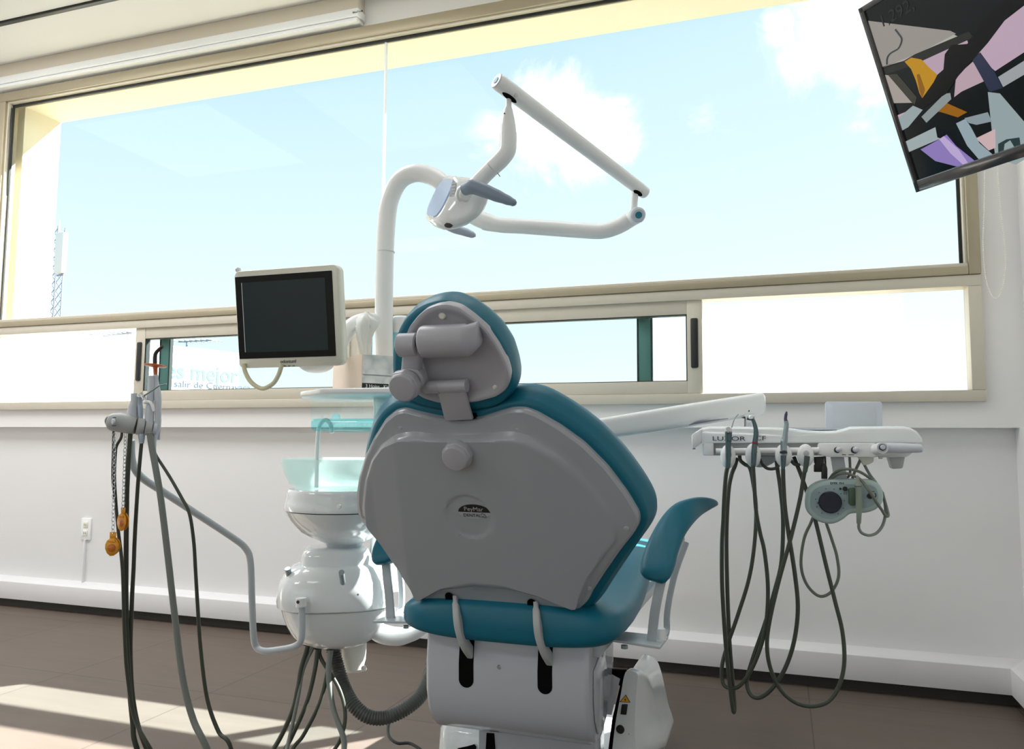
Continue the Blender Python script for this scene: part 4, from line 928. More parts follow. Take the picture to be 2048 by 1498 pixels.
# loose cords by the chain
tag(hose('cord', [(244, 864), (242, 876), (234, 890), (231, 905), (229, 953), (232, 1010), (237, 1066), (245, 1140), (249, 1270), (255, 1354), (270, 1438), (302, 1500)], [(640, 1292), (642, 1317), (677, 1375), (690, 1424), (685, 1466), (664, 1505)], MHOSE, None, 1.385, 1.97, r=(2.6, 4)), 'thin dark cord hanging behind the bib chain, leftmost of the hoses', 'cord')
tag(hose('cord', [(227, 864), (226, 900), (225, 953), (227, 985), (231, 1008)], [(232, 1012), (232, 1010)], MHOSE, None, 1.39, 1.39, r=(2, 2)) if False else TubePx('cord', [(227, 862, 2.2), (226, 900, 2.2), (225, 953, 2.2), (228, 990, 2.2), (233, 1015, 2.2)], 1.392, MBLK), 'short black cord end beside the silver bib chain', 'cord')
tag(Tube('water_hose', smooth_path([P(628, 1290, 1.97), P(606, 1340, 1.95), (P(596, 1395, 1.93)), P(576, 1488, 1.90), P(560, 1540, 1.85), P(520, 1600, 1.8), P(480, 1640, 1.78)], [1]*7, 8)[0], .0055, MHOSEL, None, 12, False), 'pale hose from under the water unit, between the dark ones', 'hose')
# ---- bib chain with two gold clips
bc = thing('bib_chain', 'silver bib chain with two gold clips hanging from the instrument holder', 'bib chain', P(240, 870, 1.375))
def chain(A, B, sag=0):
    bm = bmesh.new(); L_ = (B-A).length; pitch = .0082; n = int(L_/pitch)
    for i in range(n):
        c = A.lerp(B, (i+.5)/n); d = (B-A).normalized(); side = V((1, 0, 0)) if i % 2 else V((.35, .94, 0)); side = (side-d*side.dot(d)).normalized()
        pts = []
        for k in range(17):
            t = 2*math.pi*k/16; pts.append(c+d*(.0054*math.sin(t))+side*(.0030*math.cos(t)))
        sweep(bm, pts, [.0007]*17, 6)
    return bm
obj('chain', chain(P(229, 866, 1.37), P(226, 1066, 1.37)), MSTEEL, bc); obj('chain', chain(P(251, 866, 1.40), P(246, 1018, 1.40)), MSTEEL, bc)
def clip(c, rot, s=1):
    g = bpy.data.objects.new('clip', None)
    M_ = Matrix.Translation(c) @ Matrix.Rotation(rot, 4, 'Z')
    def pz(pts, y0, th, name, bev=.0008):
        return Prism(name, [M_ @ V((x*s, y0, z*s)) for x, z in pts], M_.to_3x3() @ V((0, th, 0)), MGOLD, bc, bev)
    tabp = [(-.0075, 0), (.0075, 0), (.0065, -.016), (-.0065, -.016)]
    rnd = [(-.004, -.013), (.005, -.013), (.011, -.018), (.0150, -.026), (.0155, -.034), (.012, -.044), (.005, -.051), (-.003, -.052), (-.010, -.046), (-.0145, -.036), (-.0145, -.026), (-.011, -.018)]
    pz(tabp, 0, .0015, 'clip_tab'); pz(rnd, -.003, .003, 'clip_jaw', .0012)
    pz([(x*.95+.002, z*.96) for x, z in rnd], .003, .002, 'clip_jaw'); pz([(-.006, -.016), (.007, -.016), (.009, -.022), (-.009, -.021)], -.006, .004, 'clip_spring', .001)
    bmx = bmesh.new(); lathe(bmx, [(0, 0), (.009, 0), (.0075, .0012), (0, .0018)], M_ @ V((0, -.003, -.034)), M_.to_3x3() @ V((0, -1, 0)), 20); obj('clip_boss', bmx, MAMB, bc)
clip(P(226, 1064, 1.37), .35); clip(P(246, 1015, 1.40), -.15)

# ================================================================ delivery unit at the right
YT2 = 2.15
def T(px, py, d=0): return P(px, py, YT2+d)
du = thing('delivery_unit', 'white instrument tray unit held on a thick arm, right of the chair', 'dental unit', T(1690, 958))
def Tp(name, pts, y0, th, m, parent=du, bev=.002, seg=2): return Prism(name, [T(x, y, y0) for x, y in pts], (0, th, 0), m, parent, bev, seg)
# upper lid: lofted from front edge back so that the top edge is rounded
lid = [(1383, 884), (1383, 869), (1392, 862), (1404, 855), (1420, 852), (1500, 853), (1580, 856), (1605, 860), (1640, 862), (1672, 861), (1688, 857), (1700, 853), (1808, 852.5), (1822, 855), (1836, 863), (1844, 873), (1846, 884)]
rr = []
for dy, ins in ((0, 7), (.004, 3), (.014, 0), (.05, 0), (.27, 0), (.30, 3), (.31, 8)):
    rr.append([T(x+(4 if x < 1400 else (-4 if x > 1830 else 0))*(ins > 3), y+(ins*.9 if y < 880 else 0))+V((0, dy, 0)) for x, y in lid])
Loft('tray_lid', rr, MWG, du, ang=50)
Tp('lid_corner', [(1384, 899), (1388, 896), (1402, 886), (1404, 858), (1384, 869)], -.004, .02, MWP); Tp('corner_mark', [(1384, 899), (1392, 898), (1389, 896)], -.006, .002, MINK, bev=0)
Tp('lower_housing', [(1405, 886), (1830, 886), (1832, 900), (1640, 913), (1636, 906), (1640, 886)][:2]+[(1830, 904), (1745, 915), (1640, 911), (1405, 911)], .02, .26, MWP, bev=.004)
Tp('left_cheek', [(1407, 886), (1427, 886), (1427, 911), (1412, 911), (1407, 907)], -.002, .03, MWP, bev=.003)
Tp('holder_recess', [(1427, 886), (1636, 886), (1636, 910), (1427, 911)], .017, .01, MGREY)
Tp('control_block', [(1636, 886), (1752, 886), (1752, 914), (1744, 915), (1650, 913), (1638, 909), (1634, 904)], -.008, .10, MWP, bev=.004)
Tube('holder_rail', [T(1432, 902, -.006), T(1638, 900, -.006)], pr(5.5, T(1500, 900)), MWP, du, 20, False)
hd2 = [(1752, 897, 10), (1770, 896, 10.5), (1800, 896, 10), (1830, 896.5, 9), (1842, 897, 8), (1846, 897, 4)]
pts = [T(q[0], q[1], -.016) for q in hd2]; Tube('grip_bar', pts, [pr(q[2], p) for q, p in zip(hd2, pts)], MGREY2, du, 24)
Tube('grip_hub', [T(1752, 899, .0), T(1765, 896, -.045)], [pr(12, T(1760, 897)), pr(11, T(1760, 897))], MWP, du, 28, False)
kc = T(1764, 895, -.046); kx = (T(1764, 895, -.046)-T(1754, 898, 0)).normalized()
Disc('grip_ring', kc, kx, .012, .003, MGREY2, du, .3, 28); Disc('grip_ring', kc+kx*.003, kx, .008, .004, MINK, du, .3, 24); Disc('grip_button', kc+kx*.006, kx, .006, .005, MGREY2, du, .3, 24)
for px, r in ((1676, 6), (1711, 7)):
    c = T(px-2, 900, -.008); Disc('regulator_ring', c, (.1, -1, 0), pr(r, c), .005, MINK, du, .2, 20); Disc('regulator_knob', T(px, 899, -.010), (.15, -1, 0), pr(r-1, c), .014, MGREY2, du, .3, 20)
Tp('regulator_print', [(1684, 908.5), (1692, 909), (1692, 910.2), (1684, 909.8)], -.0085, .0008, MINK, bev=0); Tp('regulator_print', [(1697, 908.7), (1708, 909), (1708, 910.2), (1697, 910)], -.0085, .0008, MINK, bev=0)
lx = (T(1530, 878)-T(1430, 877.3)).normalized()
Text('brand_text', 'LUXOR', .0162, T(1424, 881, -.0025), lx, (0, 0, 1), MINK, du, .0003, sx=1.58)
Text('brand_text', 'CF', .0162, T(1510, 880.4, -.0025), lx, (0, 0, 1), MINK, du, .0003, sx=1.45)
Tp('rubber_mat', [(1590, 855.5), (1690, 855.5), (1688, 860), (1595, 860)], .10, .16, MGREY2, bev=0)
Tp('underside_plate', [(1500, 911), (1560, 911), (1548, 926), (1530, 935), (1512, 935), (1505, 930)], .10, .06, MARM, bev=.006)
Tp('mount_block', [(1775, 908), (1812, 908), (1806, 937), (1784, 938)], .08, .05, MGREY, bev=.004); Tp('mount_skirt', [(1750, 905), (1828, 905), (1815, 914), (1765, 915)], .05, .12, MWP, bev=.004)
Tp('foot_screw', [(1757, 913), (1766, 913), (1765, 918), (1758, 918)], 0, .01, MGREY, bev=.001)
# viewer panel standing behind the tray
Tp('film_viewer', [(1652, 862), (1650, 806), (1654, 803), (1761, 803.5), (1764, 807), (1765, 822), (1766, 862)], .29, .012, MGREY2, bev=.002)
Tp('viewer_panel', [(1665.5, 862), (1664.5, 812.5), (1751, 813), (1752.5, 862)], .288, .004, mat('viewer_glass', (.58, .62, .66), .2), bev=.0008)
# short post and thick balanced arm running behind the chair
Tp('arm_post', [(1488, 856), (1488, 828), (1507, 828), (1507, 856)], .14, .04, MWP, bev=.003); Tp('post_notch', [(1496, 852), (1496, 845), (1501, 845), (1501, 852)], .138, .003, MGREY2, bev=0)
Tp('post_bracket', [(1482, 836), (1490, 833), (1491, 835), (1490, 855), (1489, 855), (1489.4, 837)], .136, .003, MINK, bev=0)
rr = []
for px, pyt, pyb, Y in ((900, 893, 941, 2.16), (1060, 864, 909, 2.2), (1195, 838, 880, 2.24), (1350, 812, 858, 2.28), (1500, 789, 834, 2.32), (1522, 786, 829, 2.325), (1527, 787, 826, 2.326), (1530, 792, 822, 2.327)):
    a_ = P(px, pyt, Y); b_ = P(px, pyb, Y); c = (a_+b_)/2; rr.append(superring(c, V((.05, 1, 0)).normalized(), V((0, 0, 1)), .03, (a_-b_).length/2, 4, 36))
Loft('balanced_arm', rr, MWP, du, ang=50)
Tube('arm_seam', [P(1378, 850, 2.265), P(1400, 844, 2.262), P(1456, 837, 2.262)], [.0015, .004, .001], mat('seam_grey', (.22, .20, .26), .5), du, 8)
Disc('arm_screw', P(1498, 822, 2.285), (0, -1, 0), .0022, .001, MINK, du, .3, 10)
# four holder cups
cups = [(1456, 913, 15, 24), (1506, 911, 15, 24), (1567, 911, 16, 23), (1611, 911, 16, 23)]
for px, py, rx, ry in cups:
    c = T(px, py, -.022); bm = bmesh.new(); bmesh.ops.create_uvsphere(bm, u_segments=32, v_segments=20, radius=1)
    M_ = Matrix.Translation(c) @ Matrix.Diagonal((pr(rx, c), .017, pr(ry, c), 1)); bmesh.ops.transform(bm, matrix=M_, verts=bm.verts)
    k = obj('holder_cup', bm, MWP, du)
    cc_ = T(px+1, py-3, -.034); bm = bmesh.new(); bmesh.ops.create_uvsphere(bm, u_segments=24, v_segments=14, radius=1)
    M_ = Matrix.Translation(cc_) @ Matrix.Diagonal((pr(7, c), .0062, pr(8, c), 1)); bmesh.ops.transform(bm, matrix=M_, verts=bm.verts); obj('cup_recess', bm, MGREY, k)
# hanging bracket for the scaler and black plugs
Tp('hanger', [(1661, 914), (1688, 914), (1695, 960), (1669, 962)], .03, .006, MARM, bev=.001)
plug = thing('black_plugs', 'pair of black connector plugs under the tray, above the scaler box', 'plug', T(1640, 930, .02))
Tp('plug_body', [(1628, 914), (1648, 913), (1648, 932), (1644, 944), (1628, 944), (1628, 931), (1630, 928), (1628, 925)], .015, .02, MBLK, plug, .001); Tp('plug_body', [(1643, 937), (1646, 927), (1652, 927), (1655, 938), (1655, 958), (1643, 958)], .012, .018, MBLK, plug, .001); Tp('plug_lead', [(1648, 912), (1652, 912), (1653, 930), (1649, 930)], .015, .006, MBLK, plug, .0005)
bx_ = Tp('valve_block', [(1715, 914), (1748, 914), (1748, 924), (1738, 929), (1727, 931), (1722, 922)], .04, .03, MCREAM, du, .003)
# scaler box
SO = [(1609.5, 1001.5), (1613, 982), (1625, 968.5), (1644, 961), (1676, 958), (1727, 958.6), (1746, 961), (1760, 971), (1766, 989), (1763.6, 1005), (1752, 1018), (1733, 1025), (1712, 1026), (1699, 1028), (1686, 1038), (1670, 1046), (1654.5, 1047), (1635.5, 1042), (1619, 1029), (1611, 1017)]
sp = [T(x, y, .0) for x, y in SO]; spp, _ = smooth_path(sp+[sp[0]], [1]*(len(sp)+1), 4); spp = spp[:-1]
cen = sum(spp, V())/len(spp)
def inset(ps, d):
    o = []; n = len(ps)
    for i, p in enumerate(ps):
        t = (ps[(i+1) % n]-ps[i-1]).normalized(); nn = V((t.z, 0, -t.x))
        if nn.dot(cen-p) < 0 and (cen-p).length > .045: nn = -nn
        o.append(p+nn*d)
    return o
sg = 1 if (lambda a, b: (b-a))(0, 1) else 1
area = sum((a.x-cen.x)*(b.z-cen.z)-(b.x-cen.x)*(a.z-cen.z) for a, b in zip(spp, spp[1:]+spp[:1]))
def inset(ps, d):
    o = []; n = len(ps); sgn = 1 if area > 0 else -1
    for i, p in enumerate(ps):
        t = (ps[(i+1) % n]-ps[i-1]).normalized(); o.append(p+V((-t.z, 0, t.x))*sgn*d)
    return o
scb = thing('scaler_box', 'pale green ultrasonic scaler box with big navy dial hanging under the tray', 'ultrasonic scaler', cen)
Loft('box_case', [[p+V((0, .045, 0)) for p in inset(spp, .006)], [p+V((0, .036, 0)) for p in spp], [p+V((0, -.002, 0)) for p in spp], [p+V((0, -.007, 0)) for p in inset(spp, .002)], [p+V((0, -.010, 0)) for p in inset(spp, .006)], [p+V((0, -.0105, 0)) for p in inset(spp, .012)]], MSCAL, scb, ang=50)
pi_ = inset(spp, .0125)
Prism('front_panel', [p+V((0, -.0105, 0)) for p in pi_], (0, -.0012, 0), MSCALD, scb)
dc = T(1660, 1004, -.012); Disc('power_dial', dc, (0, -1, 0), pr(21.5, dc), .014, MNAVY, scb, .15, 48)
Prism('dial_pointer', [dc+V((-pr(20, dc), -.003, .003)), dc+V((-pr(24, dc), -.003, -.003)), dc+V((-pr(20, dc), -.003, -.007))], (0, -.008, 0), MNAVY, scb)
for k in range(10):
    t = math.radians(-125-32.5*k+360); c = dc+V((math.cos(t), 0, math.sin(t)))*pr(27, dc)
    Disc('dial_mark', c, (0, -1, 0), .0012, .0009, MINK, scb, .1, 8)
Text('brand_text', 'DTE. D1', .0072, T(1660.5, 968.5, -.0107), (1, 0, 0), (0, 0, 1), MINK, scb, .0003, sx=1.25, bold=.0003)
for x, y, r in ((1690, 977.5, 4.6), (1680.5, 977.5, 2.2), (1740, 992, 5.5)): Disc('button', T(x, y, -.012), (0, -1, 0), pr(r, dc), .0035, MBLK, scb, .2, 20)
for x, y in ((1687, 984), (1691, 984), (1687, 987), (1691, 987)): Tp('tiny_print', [(x, y), (x+3, y), (x+3, y+1.2), (x, y+1.2)], -.0125, .0008, MINK, scb, 0)
Tp('tiny_print', [(1744, 983), (1749, 982), (1749, 983.2), (1744, 984.2)], -.0125, .0008, MINK, scb, 0)
Tp('dial_slot', [(1749, 985), (1752, 987), (1753, 992), (1750, 996), (1748, 996), (1751, 991)], -.0125, .001, MINK, scb, 0)
Tp('handpiece_clip', [(1697.5, 979), (1700, 977), (1710, 976), (1713, 979), (1713, 1008), (1709, 1011.5), (1701, 1011), (1698, 1008)], -.032, .022, mat('clip_dark_green', (.06, .10, .06), .5), scb, .002)
sh = thing('scaler_handpiece', 'olive-grey scaler handpiece clipped upright on the front of the scaler box', 'handpiece', T(1717, 1000, -.035))
hq = [(1714.8, 945, .8), (1714.6, 953, 1.2)]
pts = [T(x, y, -.035) for x, y, r in hq]; Tube('tip', pts, [pr(r, p) for (x, y, r), p in zip(hq, pts)], MSTEEL, sh, 10, False)
hq = [(1714.6, 951, 2), (1715.5, 962, 4), (1716, 971, 5.8), (1716, 972.6, 6.4), (1717.5, 975, 6.2), (1718, 1010, 6.3), (1718, 1026, 5.2), (1717.5, 1046, 4.4), (1717.4, 1049, 2.5)]
pts = [T(x, y, -.035) for x, y, r in hq]; Tube('handle', pts, [pr(r, p) for (x, y, r), p in zip(hq, pts)], MGGR, sh, 20, False)
Tube('ring', [T(1716, 971.8, -.035), T(1716, 973, -.035)], pr(6.6, dc), MINK, sh, 20, False)
Tube('cord', [T(x, y, d) for x, y, d in ((1717.3, 1047, -.035), (1718, 1057, -.034), (1724, 1066, -.03), (1738, 1070.6, -.02), (1753, 1066, -.005), (1765, 1051, .01), (1770.5, 1030, .02), (1770, 1008, .03), (1764, 985, .05), (1750, 963, .055), (1740, 950, .06), (1728, 928, .06), (1723, 914, .05))], pr(2.9, dc), MHOSEL, sh, 12)
g2 = mat('hose_grey_green', (.17, .19, .15), .4)
tag(Tube('cord', [T(x, y, d) for x, y, d in ((1659, 958, .02), (1668, 947, .0), (1682, 939.5, -.015), (1700, 938.5, -.02), (1722, 945, -.005), (1742, 958, .02), (1752, 966, .055), (1768, 1000, .06))], pr(2.8, dc), g2, None, 12), 'grey-green cord arching over the top of the scaler box', 'cord')
tag(Tube('cord', [T(x, y, d) for x, y, d in ((1662, 958, .01), (1675, 949, -.01), (1692, 946.5, -.018), (1708, 952, -.02), (1722, 960, -.026), (1737, 980, -.040), (1752, 1003, -.034), (1763, 1019, -.02), (1771, 1031.5, -.008), (1776.5, 1031, .0), (1774, 1018, .02), (1769, 1000, .03), (1765, 985, .045))], pr(2.8, dc), g2, None, 12), 'grey-green cord crossing the front right of the scaler box', 'cord')
tag(Tube('cord', [T(x, y, .045) for x, y in ((1699, 914), (1700, 930), (1700, 946), (1697, 953), (1692, 956))], pr(2.6, dc), g2, None, 12), 'short straight cord between tray and scaler box', 'cord')
tag(Tube('cord', [T(x, y, .05) for x, y in ((1723, 914), (1717, 928), (1709, 945), (1705, 957))], pr(2.9, dc), g2, None, 12), 'cord slanting from the cream block down to the scaler box', 'cord')
# ---- instruments with their hoses
def inst(name, label, hq, m, d, cat='handpiece'):
    t = thing(name, label, cat, T(hq[0][0], hq[0][1], d))
    pts = [T(q[0], q[1], d) for q in hq]; Tube('handle', pts, [pr(q[2], p) for q, p in zip(hq, pts)], m, t, 24); return t
def ihose(t, pts, r, d0, d1, m=MHOSE):
    n = len(pts); Tube('hose', [T(x, y, d0+(d1-d0)*i/(n-1)) for i, (x, y) in enumerate(pts)], pr(r, dc), m, t, 12)
MST3 = mat('blued_steel', (.10, .15, .16), .25, metal=.7)
t = inst('air_water_syringe', 'steel air-water syringe with two buttons, leftmost instrument in the tray', [(1457, 858, 6.5), (1457, 866, 7), (1457, 880, 6.5), (1456.5, 883, 5.8), (1456.5, 905, 5.6), (1456, 925, 5.0), (1455, 936, 4.5)], MST3, -.040, 'syringe')
Disc('head', T(1457, 861, -.050), (0, -1, .25), pr(6.8, dc), .006, MSTEEL, t, .3, 24)
for dx in (-3.3, 3.3): Disc('button', T(1457+dx, 862, -.056), (0, -1, .25), pr(2.6, dc), .003, MSTEEL, t, .3, 16)
Tube('nozzle', [T(x, y, -.04) for x, y in ((1463, 856), (1466, 846), (1470, 836), (1477, 828))], pr(1.0, dc), MSTEEL2, t, 8)
ihose(t, [(1455, 934), (1452, 950), (1449, 985), (1447, 1034), (1444, 1086), (1444.5, 1175), (1451, 1283), (1457, 1345), (1463, 1400), (1467, 1424), (1469, 1412), (1466, 1373), (1459, 1283), (1454.5, 1175), (1453, 1068), (1457, 985), (1463, 950), (1470, 932), (1474, 916)], 4.3, -.04, .05)
t = inst('handpiece', 'bent steel handpiece with red ring, second instrument from the left', [(1504, 836, 3.5), (1507, 842, 3.8), (1511, 855, 4.2), (1512, 868, 5), (1510, 885, 5.2), (1508, 905, 5.5), (1507, 925, 5), (1506, 932, 4.5)], MST3, -.040)
Tube('head', [T(1494, 835.5, -.04), T(1509, 837.5, -.04)], [pr(4.6, dc), pr(5, dc)], MSTEEL2, t, 20, False); Disc('head_cap', T(1502, 835, -.048), (0, -1, .1), pr(4.4, dc), .004, MSTEEL, t, .3, 20)
Tube('red_ring', [T(1510.3, 884.5, -.04), T(1510, 888, -.04)], pr(5.9, dc), MRED, t, 24, False); Tube('dark_line', [T(1509, 903.4, -.04), T(1509, 904.2, -.04)], pr(5.8, dc), MINK, t, 24, False)
ihose(t, [(1506, 930), (1508, 960), (1512, 1020), (1520, 1065), (1529, 1104), (1535.8, 1175), (1532, 1247), (1519, 1301), (1499, 1346), (1477, 1373), (1459, 1376), (1446, 1366), (1444, 1332), (1455, 1290), (1476, 1229), (1498, 1157), (1509, 1086), (1512, 1014), (1505, 960), (1499, 935), (1490, 929), (1481, 921), (1479, 910)], 4.0, -.04, .05)
t = inst('handpiece', 'slim steel motor handpiece with pointed tip, third instrument from the left', [(1572, 842, 4.2), (1573, 850, 4.6), (1571, 864, 5.0), (1569, 880, 6), (1567.5, 884, 6.4), (1567.5, 901, 6.2)], MSTEEL2, -.040)
Tube('tip', [T(1573.5, 823, -.04), T(1572, 829, -.04), T(1571, 838, -.04), T(1572, 843, -.04)], [pr(1.6, dc), pr(3.0, dc), pr(3.2, dc), pr(4.0, dc)], mat('dark_tip', (.08, .07, .12), .25, metal=.8), t, 16)
Disc('black_collar', T(1567, 907, -.04), (0, 0, 1), pr(7.2, dc), .006, MBLK, t, .2, 24); Tube('sleeve', [T(1567, 911, -.04), T(1566.5, 925, -.04), T(1566, 940, -.04)], [pr(5.6, dc), pr(4.8, dc), pr(3.6, dc)], MST3, t, 20, False)
ihose(t, [(1566, 938), (1567, 970), (1570, 1016), (1577, 1066), (1590, 1150), (1595.7, 1218), (1588, 1283), (1570, 1337), (1545, 1376), (1520, 1395), (1501, 1389), (1494, 1362), (1505, 1319), (1530, 1247), (1551, 1175), (1563, 1122), (1566, 1040), (1561, 980), (1556, 945), (1553, 922)], 4.2, -.04, .05)
t = inst('empty_hose_coupling', 'dark hose end without an instrument, rightmost of the four tray holders', [(1614, 914, 5.5), (1613, 925, 5.2), (1610.5, 940, 4.6), (1609, 945, 4)], mat('dark_coupling', (.06, .09, .08), .35), -.040, 'hose')
Disc('open_end', T(1614, 914, -.04), (.1, -.2, 1), pr(5.2, dc), .002, MINK, t, .2, 20)
ihose(t, [(1609, 943), (1606, 962), (1599, 1003), (1581, 1078), (1559, 1157), (1540, 1238), (1534, 1290), (1541, 1337), (1562, 1380), (1591, 1405), (1624, 1412.6), (1656, 1403), (1677.6, 1373), (1688.4, 1326), (1685, 1265), (1670.5, 1204), (1652.5, 1132), (1631, 1042), (1614, 985), (1602, 950), (1592, 925), (1588, 914)], 4.1, -.04, .05)
tag(Tube('hose', [T(x, y, .05) for x, y in ((1628, 1030), (1622, 1045), (1608, 1078), (1602, 1129), (1613, 1168), (1638, 1192), (1662, 1184), (1677, 1154), (1674, 1114), (1664, 1080), (1652, 1044), (1650, 1030))], pr(3.1, dc), g2, None, 12), 'thin grey-green hose loop hanging below the scaler box', 'hose')
for nm, pts, lab in (('hose', ((1520, 918), (1524, 928), (1535, 937), (1550, 937), (1558, 930), (1561, 920)), 'short dark hose sagging between second and third tray holders'), ('hose', ((1581, 920), (1588, 928), (1596, 930), (1604, 925)), 'short dark hose sagging between third and fourth tray holders'), ):
    tag(Tube(nm, [T(x, y, .03) for x, y in pts], pr(3.2, dc), MHOSE, None, 12), lab, 'hose')
# ================================================================ television
TB = P(1833, 385, 1.62); TBR = onp(2048, 314, 2, TB.z); TX = (TBR-TB).normalized(); TTL = perp_pt(1717, 18, TB, TX); TY = (TTL-TB).normalized(); TN = TX.cross(TY).normalized()
if TN.dot(CAM-TB) < 0: TN = -TN
tH = (TTL-TB).length; tW = tH*1.72
def TVP(u, v, w=0): return TB+TX*u+TY*v+TN*w
tv = thing('television', 'dark framed television tilted down at the upper right, screen covered with mauve and gold shapes', 'television', TVP(tW/2, tH/2, -.03))
def tvbox(name, u0, u1, v0, v1, w0, w1, m, bev=.001):
    return Prism(name, [TVP(u0, v0, w0), TVP(u1, v0, w0), TVP(u1, v1, w0), TVP(u0, v1, w0)], TN*(w1-w0), m, tv, bev)
tvbox('back_case', .01, tW-.01, .01, tH-.01, -.05, -.012, MBLK, .004)
tvbox('frame', 0, .010, 0, tH, -.03, .002, MTVF); tvbox('frame', tW-.010, tW, 0, tH, -.03, .002, MTVF); tvbox('frame', 0, tW, 0, .020, -.03, .002, MTVF); tvbox('frame', 0, tW, tH-.010, tH, -.03, .002, MTVF)
tvbox('screen', .008, tW-.008, .018, tH-.008, -.03, -.002, MTVS, 0)
tvbox('screen_lip', .010, tW-.01, .0195, .0212, -.003, .0022, MSTEEL2, 0)
mtxt = mat('screen_ghost_text', (.022, .022, .026), .3)
Text('screen_text', '1,292,', .030, TVP(.03, tH-.052, -.0012), TX, TY, mtxt, tv, .0002)
tvc = TVP(tW/2, tH/2, -.06)
Tube('ceiling_mount', [TVP(tW/2, tH/2, -.04), TVP(tW/2, tH/2, -.09), TVP(tW/2, tH/2, -.11)+V((0, 0, .04)), V((TVP(tW/2, tH/2, -.11).x, TVP(tW/2, tH/2, -.11).y, ZC))], .02, MBLK, tv, 16, False)
# ================================================================ outside
bb0 = P(120, 737, 9.0)
q0 = P(329, 689, 10.5); q1 = onp(472, 705, 2, q0.z); bd = (q1-q0); bd.z = 0; bd.normalize()
def bdp(px, py):
    n = V((-bd.y, bd.x, 0)); r = ray(px, py); return CAM+r*((q0-CAM).dot(n)/r.dot(n))
BN = V((bd.y, -bd.x, 0)); BN = BN if BN.dot(CAM-q0) > 0 else -BN
zt = q0.z
def bwall(name, p, q, z0, z1, th, m, parent=None): return Prism(name, [V((p.x, p.y, z0)), V((q.x, q.y, z0)), V((q.x, q.y, z1)), V((p.x, p.y, z1))], -BN*th, m, parent, .01)
bu_ = thing('billboard', 'sunlit white billboard wall with pale blue lettering outside the left window', 'billboard', V((q0.x, q0.y, -3)))
pa = q0-bd*6.5; pb = bdp(478, 740)
bwall('board', pa, pb, -3, zt, .3, MBILL, bu_)
def btext(st, pxa, pya, pxb, pyb, size, m, sx=1):
    a_ = bdp(pxa, pya)+BN*.004; b_ = bdp(pxb, pyb)+BN*.004; return a_, b_
a_, b_ = btext('', 118, 738, 0, 0, 1, None)
h1_ = (bdp(118, 701)-bdp(118, 738)).length
def ftext(st, A, B, h, m, bold):
    t = Text('lettering', st, h/.70, A, (B-A), (0, 0, 1), m, bu_, .002, bold=bold)
    # stretch to run exactly from A to B
    d = (B-A).normalized(); w = max((v.co-A).dot(d) for v in t.data.vertices); k = (B-A).length/w
    for v in t.data.vertices: e = (v.co-A).dot(d); v.co += d*e*(k-1)
    return t
ftext('M\u00e1s cerca es mejor', bdp(118, 738)+BN*.004, bdp(476, 766)+BN*.004, h1_, MBT1, h1_*.02)
h2_ = (bdp(122, 745)-bdp(122, 760)).length
ftext('Todo para tu salud, sin salir de Cuernavaca', bdp(120, 760)+BN*.004, bdp(500, 782)+BN*.004, h2_, MBT2, 0)
def antenna(x0, y0, x1, y1, mx_, Y, label):
    t = thing('television_antenna', label, 'antenna', P(mx_, y1+22, Y))
    Tube('boom', [P(x0, y0, Y), P(x1, y1, Y)], .025, MANT, t, 8, False); Tube('mast', [P(mx_, y0+(y1-y0)*(mx_-x0)/(x1-x0), Y), V((P(mx_, y1, Y).x, Y, -3))], .02, MANT, t, 8, False)
    for k in range(7):
        p = P(x0, y0, Y).lerp(P(x1, y1, Y), k/6); Tube('element', [p+V((-.05, -.28, 0)), p+V((.05, .28, 0))], .01, MANT, t, 6, False)
antenna(208, 672, 264, 665, 256, 12, 'grey roof antenna above the billboard, left of the window stile')
antenna(358, 683, 424, 680, 374, 14, 'grey roof antenna above the billboard, right of the window stile')
# cell mast
mtw = thing('cell_mast', 'lattice phone mast with white panel antenna beyond the left edge of the window', 'mast', P(112, 700, 30))
Y_ = 30
mz0, mz1 = P(112, 680, Y_).z, P(112, 455, Y_).z; mxx = P(112, 550, Y_).x; wdt = .42
bm = bmesh.new()
for dx, dy in ((-1, -1), (1, -1), (1, 1), (-1, 1)): sweep(bm, [V((mxx+dx*wdt/2, Y_+dy*wdt/2, mz0-6)), V((mxx+dx*wdt/2, Y_+dy*wdt/2, mz1))], [.03, .03], 6)
z = mz0-1
while z < mz1-.4:
    for s_ in (-1, 1): sweep(bm, [V((mxx-wdt/2, Y_+s_*wdt/2, z)), V((mxx+wdt/2, Y_+s_*wdt/2, z+.45))], [.02, .02], 5); sweep(bm, [V((mxx+wdt/2, Y_+s_*wdt/2, z)), V((mxx-wdt/2, Y_+s_*wdt/2, z+.45))], [.02, .02], 5)
    z += .45
obj('lattice', bm, MANT, mtw)
pa_, pb_ = P(126, 466, Y_-.6), P(126, 547, Y_-.6); Box('panel_antenna', (pa_.x-.26, Y_-.8, pb_.z), (pa_.x+.26, Y_-.5, pa_.z), MWP, mtw, .05); Tube('whip', [P(119, 440, Y_-.5), P(119, 470, Y_-.5)], .03, MWP, mtw, 8, False); Tube('panel_bracket', [P(114, 551, Y_-.4), P(128, 549, Y_-.6)], .05, MANT, mtw, 8, False)

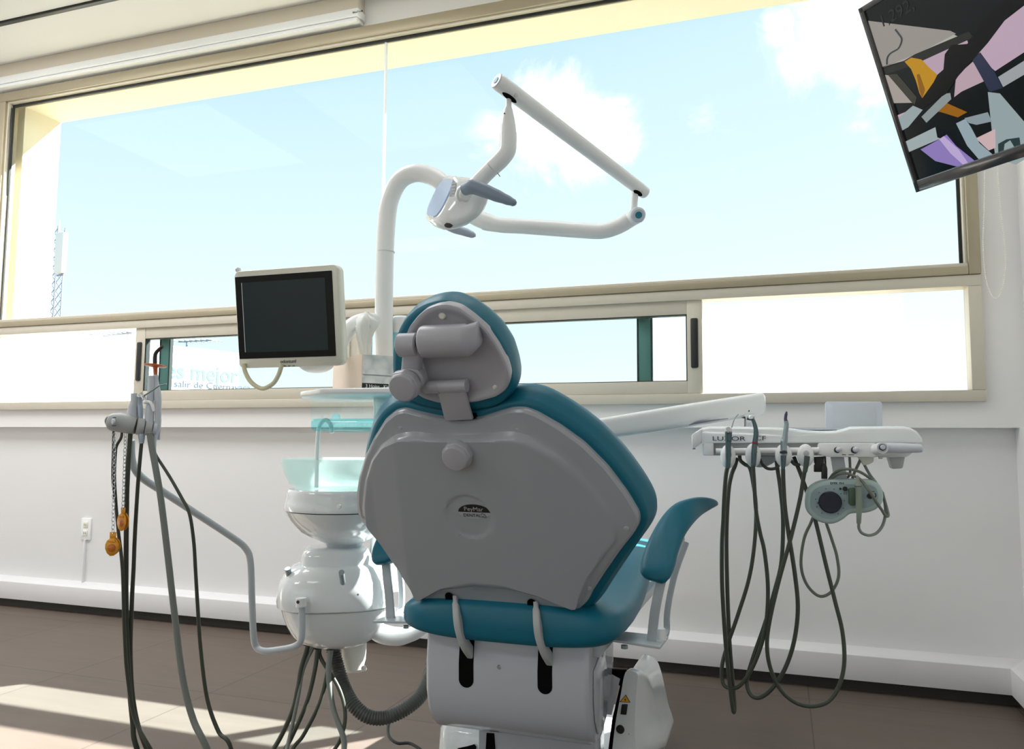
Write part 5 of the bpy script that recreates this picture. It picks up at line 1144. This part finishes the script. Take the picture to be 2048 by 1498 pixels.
# flat emissive coloured shapes laid on the television screen plane
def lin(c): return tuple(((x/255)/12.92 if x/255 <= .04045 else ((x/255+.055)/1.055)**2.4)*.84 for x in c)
def tvpt(x, y, w):
    r = ray(1340+x/2.675, y/2.675); p = CAM+r*((TB-CAM).dot(TN)+w)*(1/r.dot(TN)); return p
SHAPES = [((10, 18, 20), [(1035, 66), (1100, 20), (1180, -30), (1990, -30), (1990, 770), (1318, 998)]),
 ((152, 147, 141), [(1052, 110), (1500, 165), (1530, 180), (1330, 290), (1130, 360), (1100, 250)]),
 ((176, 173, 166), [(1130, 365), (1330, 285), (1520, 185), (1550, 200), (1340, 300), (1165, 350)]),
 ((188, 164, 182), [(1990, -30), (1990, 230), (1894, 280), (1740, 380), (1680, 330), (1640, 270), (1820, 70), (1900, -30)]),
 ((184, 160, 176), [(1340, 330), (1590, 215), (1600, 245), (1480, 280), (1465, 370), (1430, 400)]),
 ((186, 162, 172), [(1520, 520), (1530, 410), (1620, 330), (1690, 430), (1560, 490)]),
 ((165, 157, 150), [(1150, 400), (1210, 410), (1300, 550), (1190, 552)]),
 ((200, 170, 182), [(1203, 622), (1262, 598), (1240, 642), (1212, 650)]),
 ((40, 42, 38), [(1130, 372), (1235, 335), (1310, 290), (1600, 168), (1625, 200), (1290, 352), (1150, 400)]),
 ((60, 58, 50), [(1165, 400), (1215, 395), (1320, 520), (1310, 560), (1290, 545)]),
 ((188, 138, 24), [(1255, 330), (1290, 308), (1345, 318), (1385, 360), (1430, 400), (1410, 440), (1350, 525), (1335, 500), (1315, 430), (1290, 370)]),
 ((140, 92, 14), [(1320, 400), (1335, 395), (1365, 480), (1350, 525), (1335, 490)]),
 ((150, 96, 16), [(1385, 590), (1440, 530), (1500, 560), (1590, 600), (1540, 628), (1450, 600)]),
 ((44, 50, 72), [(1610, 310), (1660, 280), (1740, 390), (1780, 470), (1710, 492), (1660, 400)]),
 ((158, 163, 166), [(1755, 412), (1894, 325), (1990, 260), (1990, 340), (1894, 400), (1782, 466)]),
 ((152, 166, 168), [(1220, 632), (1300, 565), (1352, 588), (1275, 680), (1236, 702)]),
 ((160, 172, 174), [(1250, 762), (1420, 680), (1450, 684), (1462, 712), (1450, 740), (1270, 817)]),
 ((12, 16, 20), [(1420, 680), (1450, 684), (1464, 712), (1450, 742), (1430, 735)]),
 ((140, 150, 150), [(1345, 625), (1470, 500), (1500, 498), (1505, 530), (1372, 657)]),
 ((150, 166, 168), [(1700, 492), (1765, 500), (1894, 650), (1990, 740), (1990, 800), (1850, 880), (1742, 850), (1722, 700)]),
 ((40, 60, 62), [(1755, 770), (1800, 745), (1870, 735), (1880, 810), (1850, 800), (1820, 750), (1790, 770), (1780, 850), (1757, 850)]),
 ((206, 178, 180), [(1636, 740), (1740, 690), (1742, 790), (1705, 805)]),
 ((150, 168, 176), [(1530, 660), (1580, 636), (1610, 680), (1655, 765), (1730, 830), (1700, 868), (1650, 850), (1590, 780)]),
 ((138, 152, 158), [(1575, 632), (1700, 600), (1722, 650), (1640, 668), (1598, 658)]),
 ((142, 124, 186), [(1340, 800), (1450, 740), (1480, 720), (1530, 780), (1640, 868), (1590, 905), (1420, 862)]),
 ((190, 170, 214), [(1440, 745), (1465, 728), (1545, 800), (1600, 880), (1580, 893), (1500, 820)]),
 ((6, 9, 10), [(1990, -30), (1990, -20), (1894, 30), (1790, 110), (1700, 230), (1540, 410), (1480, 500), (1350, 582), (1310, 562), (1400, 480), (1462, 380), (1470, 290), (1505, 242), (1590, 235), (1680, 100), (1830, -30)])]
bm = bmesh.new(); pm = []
for i, (c_, pts_) in enumerate(SHAPES):
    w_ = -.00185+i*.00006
    pm.append(mat('shape_colour', (.002, .002, .002), .12, spec=.4, emit=lin(c_), es=.92))
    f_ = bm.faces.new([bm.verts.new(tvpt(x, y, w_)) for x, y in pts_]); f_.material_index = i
shp = obj('screen_shapes', bm, pm, tv, smooth=False)
Tube('shape_line', [tvpt(x, y, .0002) for x, y in ((1205, 158), (1222, 180), (1240, 212), (1222, 258), (1180, 285), (1163, 310), (1160, 345))], .0016, mat('shape_line', (.002, .002, .002), .3, emit=lin((62, 66, 68)), es=1), tv, 6)
